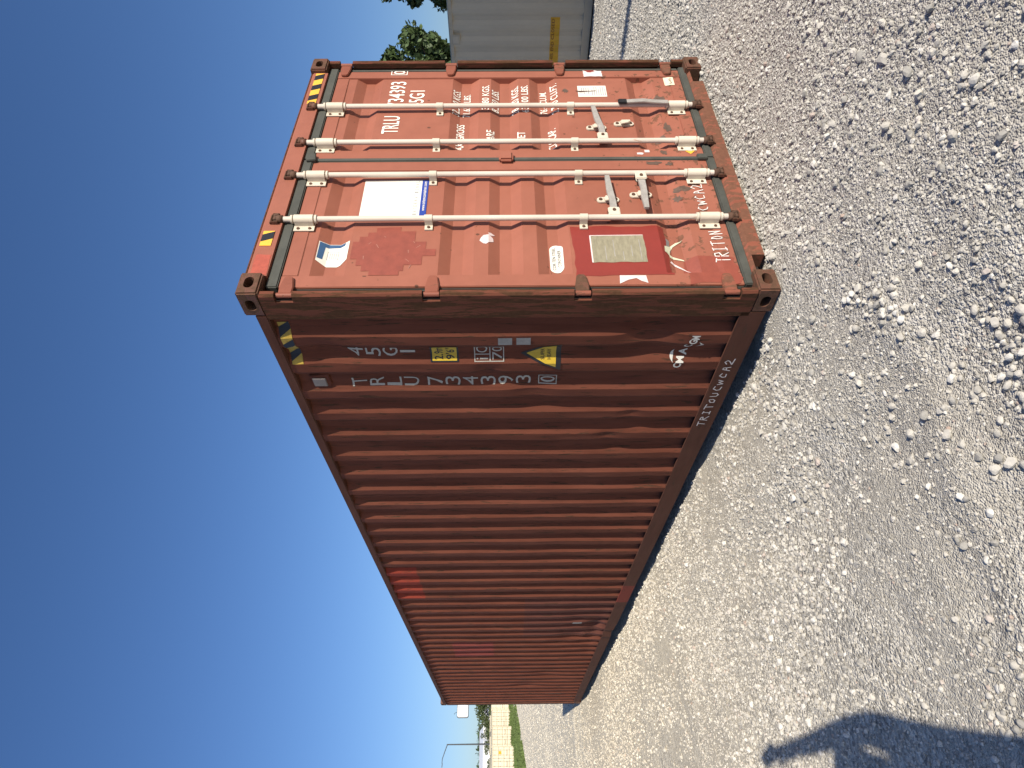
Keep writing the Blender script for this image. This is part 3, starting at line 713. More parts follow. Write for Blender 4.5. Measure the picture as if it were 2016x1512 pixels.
surf('triangle_face', np.array([(-.565, 1.342), (-.476, 1.165), (-.66, 1.165)]), [[0, 2, 1]], lambda u, w: side_pos(-u, w, .007), SC2, M_yels, so, .05)
s_text('SUPER', .525, .600, 1.235, 1.258, M_blk, .01, lambda u, w: side_pos(-u, w, .008), 'triangle_print'); s_text('HEAVY', .525, .600, 1.195, 1.218, M_blk, .01, lambda u, w: side_pos(-u, w, .008), 'triangle_print')
s_rect(.385, .448, 1.430, 1.512, M_tape, 'tape_scrap'); s_rect(.385, .450, 1.322, 1.405, M_tape, 'tape_scrap')
# carrier mark: slanted letters with two arcs
def cm_pos(u, w): return side_pos(-u, w, .0065)
for ch, y0, y1 in (('C', .630, .672), ('M', .586, .627), ('A', .530, .580), ('C', .462, .517), ('G', .411, .447), ('M', .374, .409)):
    zc = .392+(.5*(y0+y1)-.52)*.22; s_text(ch, y0, y1, zc-.024, zc+.024, M_white, .03, cm_pos)
def arc(y0, y1, zc, hgt, t):
    P = []
    for k in range(9): a = k/8; P.append((-(y0+(y1-y0)*a), zc+hgt*math.sin(math.pi*a)))
    for k in range(8, -1, -1): a = k/8; P.append((-(y0+(y1-y0)*a), zc+(hgt-t*math.sin(math.pi*(.08+.84*a)))*1.0*math.sin(math.pi*a) - t*.5*math.sin(math.pi*a)))
    return P
for (y0, y1, zc, hg) in ((.535, .625, .452, .024), (.43, .510, .335, -.018)):
    Pn = arc(y0, y1, zc, hg, .014); n = 9
    surf('logo_arc', np.array(Pn), [[k, k+1, 16-k, 17-k] for k in range(8)], cm_pos, SC2, M_white, so, .05)
# hazard tape under the top rail
s_rect(.27, .62, 2.693, 2.760, plain('grimy yellow tape', (.40, .27, .04), .6, 0, .4, 25), 'hazard_tape')
for k in range(3):
    a = -.60+k*.118
    surf('tape_stripe', np.array([(a, 2.760), (a+.055, 2.760), (a+.10, 2.693), (a+.045, 2.693)]), [[0, 3, 2, 1]], lambda u, w: side_pos(-u, w, .007), SC2, M_blk, so, .05)
# ventilator box
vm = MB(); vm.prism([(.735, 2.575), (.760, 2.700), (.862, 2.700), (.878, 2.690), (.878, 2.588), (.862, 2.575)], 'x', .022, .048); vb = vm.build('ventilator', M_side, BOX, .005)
MB().box(.012, .0225, .775, .858, 2.60, 2.685).build('ventilator_cover', plain('worn grey vent paint', (.20, .17, .15), .6, 0, .3, 20), BOX, .004)
# worn scraps far along the wall
s2 = [(0, -y) for y in SYs]
for (y0, y1, z0, z1, mt) in ((6.25, 6.42, .50, .62, M_tape), (11.47, 11.55, .56, .70, M_plate), (11.05, 11.2, .47, .72, M_rust)):
    v, f = rects([(-y1, z0, -y0, z1)]); surf('sticker_scrap', v, f, lambda u, w: side_pos(-u, w, .004), s2, mt, so, .06)
scrawl('TRITOUCWCA2', -1.35, -.58, .085, .135, .0, lambda u, w: (-.0035+.006*math.exp(-((-u-1.9)/.5)**2), -u, w), [], BOX, .007, 3)

# ------------------------------------------------------------------ other containers
def container(name, label, L, H, mats, loc, rot, group=None, doors=True, Wd=2.438, detail=True):
    """a plain container with its door end at y = 0, length towards +y, resting at z = 0"""
    body, trim, rodm = mats
    t = thing(name, label, 'container', loc, rot, group)
    n = int((L-.4)/.277); pf = [(.1, .045)]
    for k in range(n): a = .2+k*.277; pf += [(a, .045), (a+.068, .010), (a+.14, .010), (a+.208, .045)]
    pf += [(L-.1, .045)]
    for x0, s in ((0, 1), (Wd, -1)):
        m = MB()
        for a, d in pf: m.v += [(x0+s*d, a, .15), (x0+s*d, a, H-.1)]
        for i in range(len(pf)-1): m.f.append((2*i, 2*i+1, 2*i+3, 2*i+2)); m.sm.append(False)
        m.build('side_wall', body, t, fix=False)
        MB().box(min(x0, x0+s*.06), max(x0, x0+s*.06), .16, L-.16, H-.115, H-.05).build('top_rail', trim, t, .005)
        MB().box(min(x0, x0+s*.05), max(x0, x0+s*.05), .16, L-.16, .03, .17).build('bottom_rail', trim, t, .004)
        for y0 in (0, L):
            sy = 1 if y0 == 0 else -1
            for z0 in (0, H-.118): MB().box(min(x0, x0+s*.162), max(x0, x0+s*.162), min(y0, y0+sy*.178), max(y0, y0+sy*.178), z0, z0+.118).build('corner_casting', trim, t, .008)
            MB().box(min(x0+s*.004, x0+s*.11), max(x0+s*.004, x0+s*.11), min(y0+sy*.01, y0+sy*.15), max(y0+sy*.01, y0+sy*.15), .118, H-.118).build('corner_post', trim, t, .008)
    MB().box(.06, Wd-.06, .03, L-.03, H-.06, H-.03).build('roof', body, t, .005)
    MB().box(.06, Wd-.06, .05, L-.05, .10, .15).build('floor', trim, t)
    m = MB(); pe = [(.11, L-.05)]
    for k in range(8): a = .2+k*.26; pe += [(a, L-.05), (a+.04, L-.012), (a+.14, L-.012), (a+.18, L-.05)]
    pe += [(Wd-.11, L-.05)]
    for a, d in pe: m.v += [(a, d, .1), (a, d, H-.06)]
    for i in range(len(pe)-1): m.f.append((2*i, 2*i+1, 2*i+3, 2*i+2)); m.sm.append(False)
    m.build('end_wall', body, t, fix=False)
    if doors:
        MB().box(.11, Wd-.11, .03, .12, H-.118, H-.02).build('door_header', trim, t); MB().box(.11, Wd-.11, .03, .12, .02, .12).build('door_sill', trim, t)
        for x0, x1 in ((.115, Wd/2-.012), (Wd/2+.012, Wd-.115)):
            d = thing('door', None, None); d.parent = t
            z = [.125, .45, .51, .63, .69, 1.05, 1.11, 1.23, 1.29, 1.65, 1.71, 1.83, 1.89, H-.122]; yv = [.06, .06, .10, .10]*3+[.06, .06]
            m = MB()
            for zz, yy in zip(z, yv): m.v += [(x0, yy, zz), (x1, yy, zz)]
            for i in range(len(z)-1): m.f.append((2*i, 2*i+1, 2*i+3, 2*i+2)); m.sm.append(False)
            m.build('panel', body, d, fix=False)
            MB().box(x0-.008, x0-.0005, .055, .1, .125, H-.122).build('gasket', M_rub, d)
            for fr in (.27, .73):
                xr = x0+(x1-x0)*fr; MB().tube([(xr, .025, .09), (xr, .025, H-.09)], .022, 8).build('lock_rod', rodm, d)
                for zz in (.3, 1.0, 1.7, H-.3): MB().box(xr-.045, xr+.045, .012, .06, zz-.05, zz+.05).build('rod_bracket', rodm, d)
            MB().box(x0+.25, x1-.25, .004, .02, .93, .965).build('handle', rodm, d)
    return t

M_gc = plain('grey beige container paint', (.53, .46, .335), .55, 0, .10, 4, (1, 1, .4)); M_gt = plain('grey beige rail paint', (.47, .405, .29), .6, 0, .12, 5)
GZ0 = tz(9.6, 3.2)
GC = container('shipping_container', 'grey beige container with yellow end closed label behind the red one', 6.058, 2.591, (M_gc, M_gt, M_gt), (9.4+2.438, 1.95+6.058, GZ0), (0, 0, math.pi), doors=True)
# its long wall that faces the camera: label and ventilator (local x = 2.438 - (X-9.4), local y = 8.008 - Y)
def gl(X, Y, Z): return (9.4+2.438-X, 8.008-Y, Z-GZ0)
M_gy = plain('amber label vinyl', (.62, .34, .02), .5, 0, .12, 8); M_br = plain('dark red label print', (.13, .03, .012), .5)
_n = int((6.058-.4)/.277); _pg = [(.1, .045)]
for k in range(_n): a = .2+k*.277; _pg += [(a, .045), (a+.068, .010), (a+.14, .010), (a+.208, .045)]
_pg += [(5.958, .045)]; _gy = np.array([p[0] for p in _pg]); _gd = np.array([p[1] for p in _pg])
def g_pos(u, w, e=.004):
    ly = 8.008+u                              # u = -Y
    return (2.438-float(np.interp(ly, _gy, _gd))+e, ly, w-GZ0)
gcut = [(0, y-8.008) for y in _gy]
v, f = rects([(-3.70, .475, -2.845, .640)]); surf('end_label', v, f, g_pos, gcut, M_gy, GC)
v, f = tpoly('THIS END CLOSED', .01); surf('label_print', fit(v, -3.66, -2.87, .570, .622), f, lambda u, w: g_pos(u, w, .006), gcut, M_br, GC)
v, f = tpoly('EMPTY CELL', 0.); surf('label_print', fit(v, -3.45, -3.0, .495, .535), f, lambda u, w: g_pos(u, w, .006), gcut, M_yels, GC)
MB().box(2.385, 2.440, 8.008-3.29, 8.008-3.12, 2.26-GZ0, 2.42-GZ0).build('ventilator', M_gt, GC, .006)
MB().box(2.438, 2.446, 8.008-3.27, 8.008-3.15, 2.29-GZ0, 2.39-GZ0).build('ventilator_cover', M_gc, GC, .003)
# unseen stack added outside the frame to keep the grey container's wall in shade
for k, zz in enumerate((0, 2.597)):
    container('shipping_container', ('lower' if k == 0 else 'upper')+' grey container of the unseen stack of two added to shade the grey beige one', 6.058, 2.591, (M_gc, M_gt, M_gt), (9.06, -4.76, tz(10.5, -2)+zz), (0, 0, 0), doors=False)

# cream containers in a stepped row beyond the grass
M_cc = plain('cream container paint', (.62, .56, .415), .55, 0, .08, 2); M_ct = plain('cream trim paint', (.52, .465, .335), .55, 0, .08, 3); M_cr = plain('cream rod paint', (.36, .32, .23), .55, 0, .1, 3)
CR = [(4.15, 77.9, 'nearest cream container with an amber square on its door'), (7.16, 85.7, 'second nearest cream container of the row beyond the grass'), (9.9, 91.2, 'third cream container of the row, partly beside the billboard post'), (13.3, 99.5, 'cream container cut off by the far corner of the red container')]
proto = None
for k, (x, y, lab) in enumerate(CR):
    rot = (math.atan(.033), 0, R(10)); zt = float(.033*(y-50))+.02
    if proto is None:
        proto = container('shipping_container', lab, 12.19, 2.591, (M_cc, M_ct, M_cr), (x, y, zt), rot, 'cream containers beyond the grass')
        c = proto
    else:
        c = copy_tree(proto); c.location = (x, y, zt); c.rotation_euler = rot; c['label'] = lab
am = MB().box(1.62, 1.93, .050, .056, 1.55, 1.86); am.build('amber_square', M_gy, proto)
# a second rank behind, seen as roofs
for k, (x, y) in enumerate(((3.0, 92.5), (8.4, 99.5), (12.6, 108.5))):
    c = copy_tree(proto); c.location = (x, y+6, .033*(y+6-50)+.15); c.rotation_euler = (math.atan(.033), 0, R(10)); c['label'] = ('first', 'second', 'third')[k]+' cream container of the rear rank, only its top showing'

# ------------------------------------------------------------------ loose stones and gravel
def rock_mat():
    b = NB('pale limestone stone'); oi = b.n('ShaderNodeObjectInfo').outputs['Random']
    col = b.ramp(oi, [(0., (.27, .26, .235)), (.3, (.46, .43, .37)), (.75, (.60, .56, .48)), (.96, (.72, .69, .62)), (1., (.40, .29, .23))])
    n = b.noise(b.co(), 2.2, 4, .6); col = b.mix(b.math('MULTIPLY', n, .5), col, (.34, .31, .265))
    pg = b.n('ShaderNodeSeparateXYZ', {'Vector': b.n('ShaderNodeNewGeometry').outputs['Position']}).outputs
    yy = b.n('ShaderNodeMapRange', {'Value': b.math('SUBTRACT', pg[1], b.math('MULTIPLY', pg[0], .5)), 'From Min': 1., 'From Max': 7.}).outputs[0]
    col = b.mix(yy, b.mix(1., col, (.93, .945, .97), 'MULTIPLY'), b.mix(1., col, (1.14, 1.12, 1.06), 'MULTIPLY'))  # same drift on the stones, with the sun's backscatter put into colour
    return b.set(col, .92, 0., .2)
M_rock = rock_mat()
def rock_mesh(name, seed, sub=2):
    r = np.random.default_rng(seed); bm = bmesh.new(); bmesh.ops.create_icosphere(bm, subdivisions=sub, radius=1.)
    dirs = r.normal(size=(9, 3)); dirs /= np.linalg.norm(dirs, axis=1)[:, None]; lim = r.uniform(.62, .95, 9)
    ph = r.uniform(0, 6, 3)
    for vtx in bm.verts:
        p = np.array(vtx.co); d = dirs@p; k = np.min(np.where(d > 1e-3, lim/np.maximum(d, 1e-3), 9)); k = min(1., k)
        k *= 1+.06*math.sin(4*p[0]+ph[0])*math.sin(5*p[1]+ph[1])+.05*math.sin(7*p[2]+ph[2])
        vtx.co = Vector(p*k)
    me = bpy.data.meshes.new(name); bm.to_mesh(me); bm.free(); me.materials.append(M_rock); return me
RK = [rock_mesh('stone', 100+k) for k in range(8)]
STONES = [(-0.08, -1.21, 0.028), (-0.15, -1.24, 0.02), (-0.3, -1.32, 0.0153), (-0.38, -1.36, 0.0179), (-0.39, -1.33, 0.0148), (-0.44, -1.38, 0.0238), (-0.48, -1.38, 0.0141), (-0.12, -1.02, 0.0237), (-0.25, -1.18, 0.0145), (-0.27, -1.14, 0.0146), (-0.29, -1.13, 0.0164), (-0.36, -1.13, 0.0161), (-0.5, -1.22, 0.0234), (-0.45, -1.18, 0.0137), (-0.32, -1.06, 0.0148), (-0.49, -1.33, 0.0144), (-0.45, -1.3, 0.0115), (-0.03, -1.41, 0.0212), (0.05, -1.34, 0.0147), (-0.03, -1.33, 0.0164), (-0.47, -1.6, 0.0187), (-0.34, -1.5, 0.0125), (0.0, -1.28, 0.0131), (-0.29, -1.38, 0.0117), (-0.43, -1.45, 0.0155), (-1.08, -0.96, 0.0203), (-1.12, -1.0, 0.0167), (-1.14, -1.08, 0.0218), (-1.18, -1.08, 0.0216), (-1.12, -0.95, 0.0139), (-1.15, -0.95, 0.0123), (-1.03, -0.98, 0.011), (-0.62, -0.4, 0.0214), (-0.9, -0.7, 0.0182), (-1.07, -0.73, 0.0171), (-1.1, -0.77, 0.0151), (-1.17, -0.8, 0.0113), (-1.11, -0.71, 0.0206), (-1.13, -0.74, 0.0118), (-1.27, -0.95, 0.0163), (-1.27, -0.89, 0.0182), (-1.28, -1.0, 0.0173), (-1.21, -0.78, 0.0162), (-1.23, -0.75, 0.013), (-1.34, -0.93, 0.016), (-1.37, -0.93, 0.0188), (-1.32, -0.92, 0.0118), (-1.18, -0.68, 0.0204), (-1.18, -0.64, 0.0173), (-1.15, -0.54, 0.0216), (-1.15, -0.42, 0.0207), (-1.18, -0.62, 0.0156), (-1.0, -0.38, 0.0177), (-1.27, -0.61, 0.0204), (-1.27, -0.47, 0.0125), (-1.33, -0.65, 0.0165), (-1.4, -0.69, 0.0175), (-1.44, -0.75, 0.0199), (-1.46, -0.72, 0.0184), (-1.47, -0.78, 0.021), (-1.5, -0.82, 0.0203), (-1.48, -0.7, 0.0124), (-1.56, -0.63, 0.0171), (-1.49, -0.58, 0.0129), (-1.6, -0.46, 0.0181), (-1.64, -0.59, 0.0154), (-1.67, -0.53, 0.0125), (-1.78, -0.29, 0.015), (-1.83, 0.88, 0.0216), (-1.91, 0.63, 0.0176), (-1.85, 0.14, 0.0153), (-1.94, 0.25, 0.0136), (-1.98, 0.07, 0.0144), (-2.0, -0.36, 0.0136), (-2.07, -0.31, 0.0167), (-2.1, -0.38, 0.019), (-2.12, -0.3, 0.0195), (-1.95, -0.06, 0.0122), (-1.82, -0.43, 0.0156), (-1.87, -0.38, 0.0141), (-1.87, -0.51, 0.0118), (-1.46, -0.28, 0.011), (-0.52, 0.04, 0.0222), (-0.6, -0.37, 0.0196), (-0.46, -0.08, 0.0146), (-0.71, -1.06, 0.0134), (-0.66, -0.92, 0.0125), (-0.85, -1.17, 0.0107), (-0.79, -1.06, 0.0114), (-0.89, -1.26, 0.0116), (-0.7, -0.84, 0.0164), (-0.82, -0.95, 0.0152), (-0.89, -1.04, 0.0128), (-0.95, -1.05, 0.0141), (-1.03, -1.07, 0.0121), (-0.07, -0.6, 0.0159), (0.11, -0.3, 0.0178), (-0.8, -0.66, 0.0185), (-0.71, -0.58, 0.0164), (-0.54, -0.58, 0.0133), (-0.8, -0.72, 0.0151), (-0.67, -0.62, 0.0163), (-0.63, -0.62, 0.0213), (-0.68, -0.63, 0.012), (-0.48, -0.46, 0.0171), (-0.72, -0.6, 0.0121), (-0.72, -0.6, 0.0167), (-0.7, -0.6, 0.014), (-0.62, -0.55, 0.0125), (-0.67, -0.69, 0.0178), (-0.85, -0.62, 0.0195), (-0.73, -0.64, 0.0186), (-0.54, -0.64, 0.0164), (-0.67, -0.7, 0.0145), (-0.5, -0.52, 0.0217), (-0.58, -0.52, 0.0129), (-0.74, -0.57, 0.0159), (-0.75, -0.62, 0.0184), (-0.61, -0.61, 0.0165), (-0.55, -0.49, 0.0182), (-0.64, -0.53, 0.0126), (-0.78, -0.7, 0.0204), (-0.59, -0.57, 0.014), (-0.46, -0.4, 0.0219), (-0.51, -0.48, 0.0153), (-0.48, -0.43, 0.0194), (-0.63, -0.55, 0.0178), (-0.68, -0.62, 0.0196), (-0.66, -0.72, 0.0186), (-0.66, -0.68, 0.0171), (-0.66, -0.59, 0.0207), (-0.38, -0.78, 0.0141), (-0.38, -0.75, 0.013), (-0.32, -0.74, 0.0153), (-0.42, -0.79, 0.0117), (-0.53, -0.8, 0.0163), (-0.4, -0.9, 0.0159), (-0.52, -0.74, 0.0151), (-0.45, -0.81, 0.0099), (-0.4, -0.84, 0.0107), (-0.36, -0.79, 0.0106), (-0.53, -0.81, 0.0109), (-0.5, -0.74, 0.0135), (-0.45, -0.74, 0.0102), (-0.42, -0.74, 0.0116), (-0.6, -0.85, 0.0131), (-0.52, -0.78, 0.016), (-0.45, -0.82, 0.0109), (-0.4, -0.82, 0.0154), (-0.28, -1.34, 0.0089), (-0.53, -1.41, 0.0096), (-0.51, -1.27, 0.0096), (-0.31, -1.3, 0.0115), (-0.49, -1.34, 0.0126), (-0.42, -1.38, 0.012), (-0.46, -1.17, 0.0122), (-0.36, -1.27, 0.0077), (-0.41, -1.34, 0.012), (-0.49, -1.39, 0.008), (-0.44, -1.48, 0.0106), (-0.31, -1.27, 0.0098), (-0.52, -1.28, 0.0097), (-0.44, -1.31, 0.0112), (-0.44, -1.25, 0.0094), (-0.44, -1.45, 0.007), (-0.48, -1.3, 0.013), (-0.37, -1.37, 0.0086), (-0.22, -1.35, 0.0133), (-0.4, -1.18, 0.012), (-0.12, -1.14, 0.0101), (-0.37, -1.34, 0.0084), (-1.19, -0.98, 0.0158), (-1.04, -0.92, 0.0132), (-1.23, -0.88, 0.0173), (-0.99, -0.92, 0.0184), (-1.29, -0.92, 0.0099), (-1.21, -0.95, 0.0169), (-1.08, -1.06, 0.0121), (-1.05, -0.94, 0.0131), (-1.14, -0.92, 0.0101), (-1.34, -0.81, 0.0144), (-1.19, -1.01, 0.0113), (-1.08, -1.05, 0.0091), (-1.16, -0.95, 0.0103), (-1.18, -0.96, 0.0113), (-1.22, -0.99, 0.0099), (-1.25, -0.92, 0.0158), (-1.34, -0.95, 0.012), (-1.24, -1.05, 0.0111), (-1.27, -0.87, 0.0101), (-1.17, -0.94, 0.0093), (-1.22, -0.98, 0.0142), (-1.18, -0.88, 0.01), (-1.18, -1.1, 0.0168), (-1.24, -0.94, 0.0146), (-1.23, -1.0, 0.0149), (-1.13, -0.95, 0.0143), (-2.1, -0.28, 0.0084), (-2.25, -0.15, 0.0118), (-1.95, -0.36, 0.0164), (-2.08, -0.27, 0.0107), (-2.17, -0.19, 0.016), (-2.11, -0.28, 0.0126), (-1.99, -0.3, 0.0101), (-2.06, -0.37, 0.0081), (-2.03, -0.32, 0.0083), (-2.0, -0.34, 0.015), (-2.03, -0.22, 0.0095), (-2.03, -0.23, 0.0087), (-2.04, -0.38, 0.0144), (-2.05, -0.45, 0.01), (-2.11, -0.35, 0.0155), (-2.19, -0.19, 0.009), (-2.04, -0.36, 0.0104), (-1.99, -0.47, 0.0152), (-1.96, -0.46, 0.0135), (-2.12, -0.31, 0.0089), (-1.94, -0.4, 0.0099), (-2.14, -0.41, 0.014), (-2.01, -0.29, 0.0158), (-2.06, -0.27, 0.0109), (-2.06, -0.32, 0.0134), (-2.08, -0.24, 0.0084)]
r = random.Random(21)
for (x, y, s) in STONES:
    o = bpy.data.objects.new('stone', r.choice(RK)); COL.objects.link(o); o.parent = ground
    s *= .9; sx, sy, sz = s*r.uniform(.9, 1.25), s*r.uniform(.8, 1.1), s*r.uniform(.6, .9)
    o.scale = (sx, sy, sz); o.rotation_euler = (r.uniform(-.4, .4), r.uniform(-.4, .4), r.uniform(0, 6.28)); o.location = (x, y, tz(x, y)+sz*.45)
# a few at the foot of the container
for (x, y, s) in ((-.10, .30, .022), (-.16, 4.9, .02), (-.14, 6.4, .025), (.23, -.02, .03), (.27, .03, .02)):
    o = bpy.data.objects.new('stone', r.choice(RK)); COL.objects.link(o); o.parent = ground; o.scale = (s, s*.8, s*.8); o.location = (x, y, tz(x, y)+s*.4)

def scatter():
    P = []; S = []
    def zone(x0, x1, y0, y1, lam, med, sig, mx, dens):
        n = int((x1-x0)*(y1-y0)*lam); x = rng.uniform(x0, x1, n); y = rng.uniform(y0, y1, n)
        k = rng.random(n) < dens(x, y); x, y = x[k], y[k]
        k = ~((x > .05) & (x < 2.39) & (y > .12) & (y < 12.1)); x, y = x[k], y[k]
        s = np.minimum(np.exp(rng.normal(math.log(med), sig, len(x))), mx)
        P.append(np.stack([x, y], 1)); S.append(s)
    def d1(x, y):
        d = .5+.75*fbm(x*.55+3, y*.55+8, 3)+.35*vnoise(x*2.3, y*2.3)
        d = d+.55*np.exp(-np.maximum(0, -x-.1)/1.1)*(y > .3)*(x < .3)+.5*np.exp(-np.maximum(0, -y)/.8)*(x > .2)+.25*sstep(2.4, 3.4, x)
        dd = .587*(x+2.365)+.81*(y+2.43); d = d*(.30+.70*sstep(2.2, 3.1, dd))      # compacted wheel path
        return np.clip(d, .06, 1)
    zone(-4.0, 6.2, -1.7, 5.0, 1700, .0082, .36, .021, d1)
    zone(-3.4, 5.5, -1.7, 3.2, 2600, .0042, .3, .008, lambda x, y: np.clip(.75+.5*fbm(x*.8+1, y*.8, 2), .2, 1))
    zone(-4.5, 3.0, 5.0, 14., 800, .0088, .33, .02, lambda x, y: np.clip(.6+.5*fbm(x*.4, y*.4, 2), .15, 1))
    zone(2.4, 9.3, 5.0, 9.0, 400, .011, .3, .023, lambda x, y: .8+0*x)
    zone(6.2, 9.3, -2.0, 5.0, 600, .0105, .33, .023, lambda x, y: .8+0*x)
    zone(-5.0, 6.0, 14., 30., 170, .0125, .3, .026, lambda x, y: np.clip(.6+.5*fbm(x*.3, y*.3, 2), .15, 1))
    zone(-6.0, 14.0, 30., 74., 22, .022, .3, .045, lambda x, y: ((x > 2.4+(y-54)*.37) | (y < 52)).astype(float))
    P = np.concatenate(P); S = np.concatenate(S); n = len(S)
    z = terrain(P[:, 0], P[:, 1])
    scl = np.stack([S*rng.uniform(.85, 1.3, n), S*rng.uniform(.75, 1.1, n), S*rng.uniform(.55, .9, n)], 1)
    co = np.stack([P[:, 0], P[:, 1], z+scl[:, 2]*.35], 1)
    rot = np.stack([rng.uniform(-.5, .5, n), rng.uniform(-.5, .5, n), rng.uniform(0, 6.28, n)], 1)
    me = bpy.data.meshes.new('loose_gravel'); me.vertices.add(n); me.vertices.foreach_set('co', co.astype(np.float32).ravel())
    for nm, a in (('stone_scale', scl), ('stone_turn', rot)):
        at = me.attributes.new(nm, 'FLOAT_VECTOR', 'POINT'); at.data.foreach_set('vector', a.astype(np.float32).ravel())
    at = me.attributes.new('stone_kind', 'INT', 'POINT'); at.data.foreach_set('value', rng.integers(0, 6, n).astype(np.int32))
    me.update()
    o = link('loose_gravel', me, M_rock); tag(o, 'loose pale crushed limestone scattered over the yard', 'gravel', kind='stuff')
    t = bpy.data.node_groups.new('gravel_scatter', 'GeometryNodeTree')
    t.interface.new_socket('Geometry', in_out='INPUT', socket_type='NodeSocketGeometry'); t.interface.new_socket('Geometry', in_out='OUTPUT', socket_type='NodeSocketGeometry')
    N = t.nodes; L = t.links; gi = N.new('NodeGroupInput'); go = N.new('NodeGroupOutput')
    inst = N.new('GeometryNodeInstanceOnPoints'); inst.inputs['Pick Instance'].default_value = True
    g2i = N.new('GeometryNodeGeometryToInstance')
    for k in range(6):
        ic = N.new('GeometryNodeMeshIcoSphere'); ic.inputs['Radius'].default_value = 1.; ic.inputs['Subdivisions'].default_value = 2
        ps = N.new('GeometryNodeInputPosition'); nt = N.new('ShaderNodeTexNoise'); nt.noise_dimensions = '4D'
        nt.inputs['W'].default_value = 3.7*k+.5; nt.inputs['Scale'].default_value = 1.1; nt.inputs['Detail'].default_value = 2.
        mr = N.new('ShaderNodeMapRange'); mr.inputs['From Min'].default_value = .3; mr.inputs['From Max'].default_value = .7; mr.inputs['To Min'].default_value = .55; mr.inputs['To Max'].default_value = 1.3
        sc = N.new('ShaderNodeVectorMath'); sc.operation = 'SCALE'; sp_ = N.new('GeometryNodeSetPosition'); sm = N.new('GeometryNodeSetMaterial'); sm.inputs['Material'].default_value = M_rock
        sh = N.new('GeometryNodeSetShadeSmooth'); sh.inputs['Shade Smooth'].default_value = False
        L.new(ps.outputs[0], nt.inputs['Vector']); L.new(nt.outputs[0], mr.inputs['Value']); L.new(ps.outputs[0], sc.inputs[0]); L.new(mr.outputs[0], sc.inputs['Scale'])
        L.new(ic.outputs['Mesh'], sp_.inputs['Geometry']); L.new(sc.outputs[0], sp_.inputs['Position']); L.new(sp_.outputs[0], sh.inputs[0]); L.new(sh.outputs[0], sm.inputs[0]); L.new(sm.outputs[0], g2i.inputs[0])
    def attr(nm, ty):
        a = N.new('GeometryNodeInputNamedAttribute'); a.data_type = ty; a.inputs['Name'].default_value = nm; return a.outputs['Attribute']
    L.new(gi.outputs[0], inst.inputs['Points']); L.new(g2i.outputs[0], inst.inputs['Instance'])
    L.new(attr('stone_kind', 'INT'), inst.inputs['Instance Index']); L.new(attr('stone_scale', 'FLOAT_VECTOR'), inst.inputs['Scale'])
    e2r = N.new('FunctionNodeEulerToRotation'); L.new(attr('stone_turn', 'FLOAT_VECTOR'), e2r.inputs[0]); L.new(e2r.outputs[0], inst.inputs['Rotation'])
    L.new(inst.outputs[0], go.inputs[0])
    md = o.modifiers.new('scatter', 'NODES'); md.node_group = t
    return n
NG = scatter()

# ------------------------------------------------------------------ grass verge, road, trees, far things
def grass():
    n = 26000; V = []; F = []
    t = rng.random(n); edge = np.array([(-14., 40), (2.4, 54.0), (6.2, 64.3), (10.2, 75.), (20, 100)]); back = np.array([(-14, 62), (4.5, 78.2), (7.8, 86), (10.6, 94.2), (24, 112)])
    s = rng.random(n)*4; i = np.minimum(s.astype(int), 3); fr = s-i
    a = edge[i]*(1-fr)[:, None]+edge[i+1]*fr[:, None]; c = back[i]*(1-fr)[:, None]+back[i+1]*fr[:, None]
    p = a*(1-t)[:, None]+c*t[:, None]
    keep = rng.random(n) < np.clip(.55+.9*fbm(p[:, 0]*.35, p[:, 1]*.25, 3)+.5*sstep(0, .25, t), .04, 1); p = p[keep]; n = len(p)
    h = rng.uniform(.06, .30, n)*(1+.6*vnoise(p[:, 0]*.5, p[:, 1]*.5)); w = rng.uniform(.06, .16, n); an = rng.uniform(0, 3.14, n); z = terrain(p[:, 0], p[:, 1])
    dx = np.cos(an)*w; dy = np.sin(an)*w; lx = rng.normal(0, .06, n); ly = rng.normal(0, .06, n)
    v = np.stack([np.stack([p[:, 0]-dx, p[:, 1]-dy, z-.01], 1), np.stack([p[:, 0]+dx, p[:, 1]+dy, z-.01], 1), np.stack([p[:, 0]+lx, p[:, 1]+ly, z+h], 1)], 1).reshape(-1, 3)
    me = np_mesh('grass_verge', v, np.arange(3*n).reshape(-1, 3))
    m = plain('grass', (.085, .125, .030), .8, 0, .5, .8); o = link('grass_verge', me, m)
    tag(o, 'strip of rough green grass between yard and cream containers', 'grass', kind='stuff')
grass()

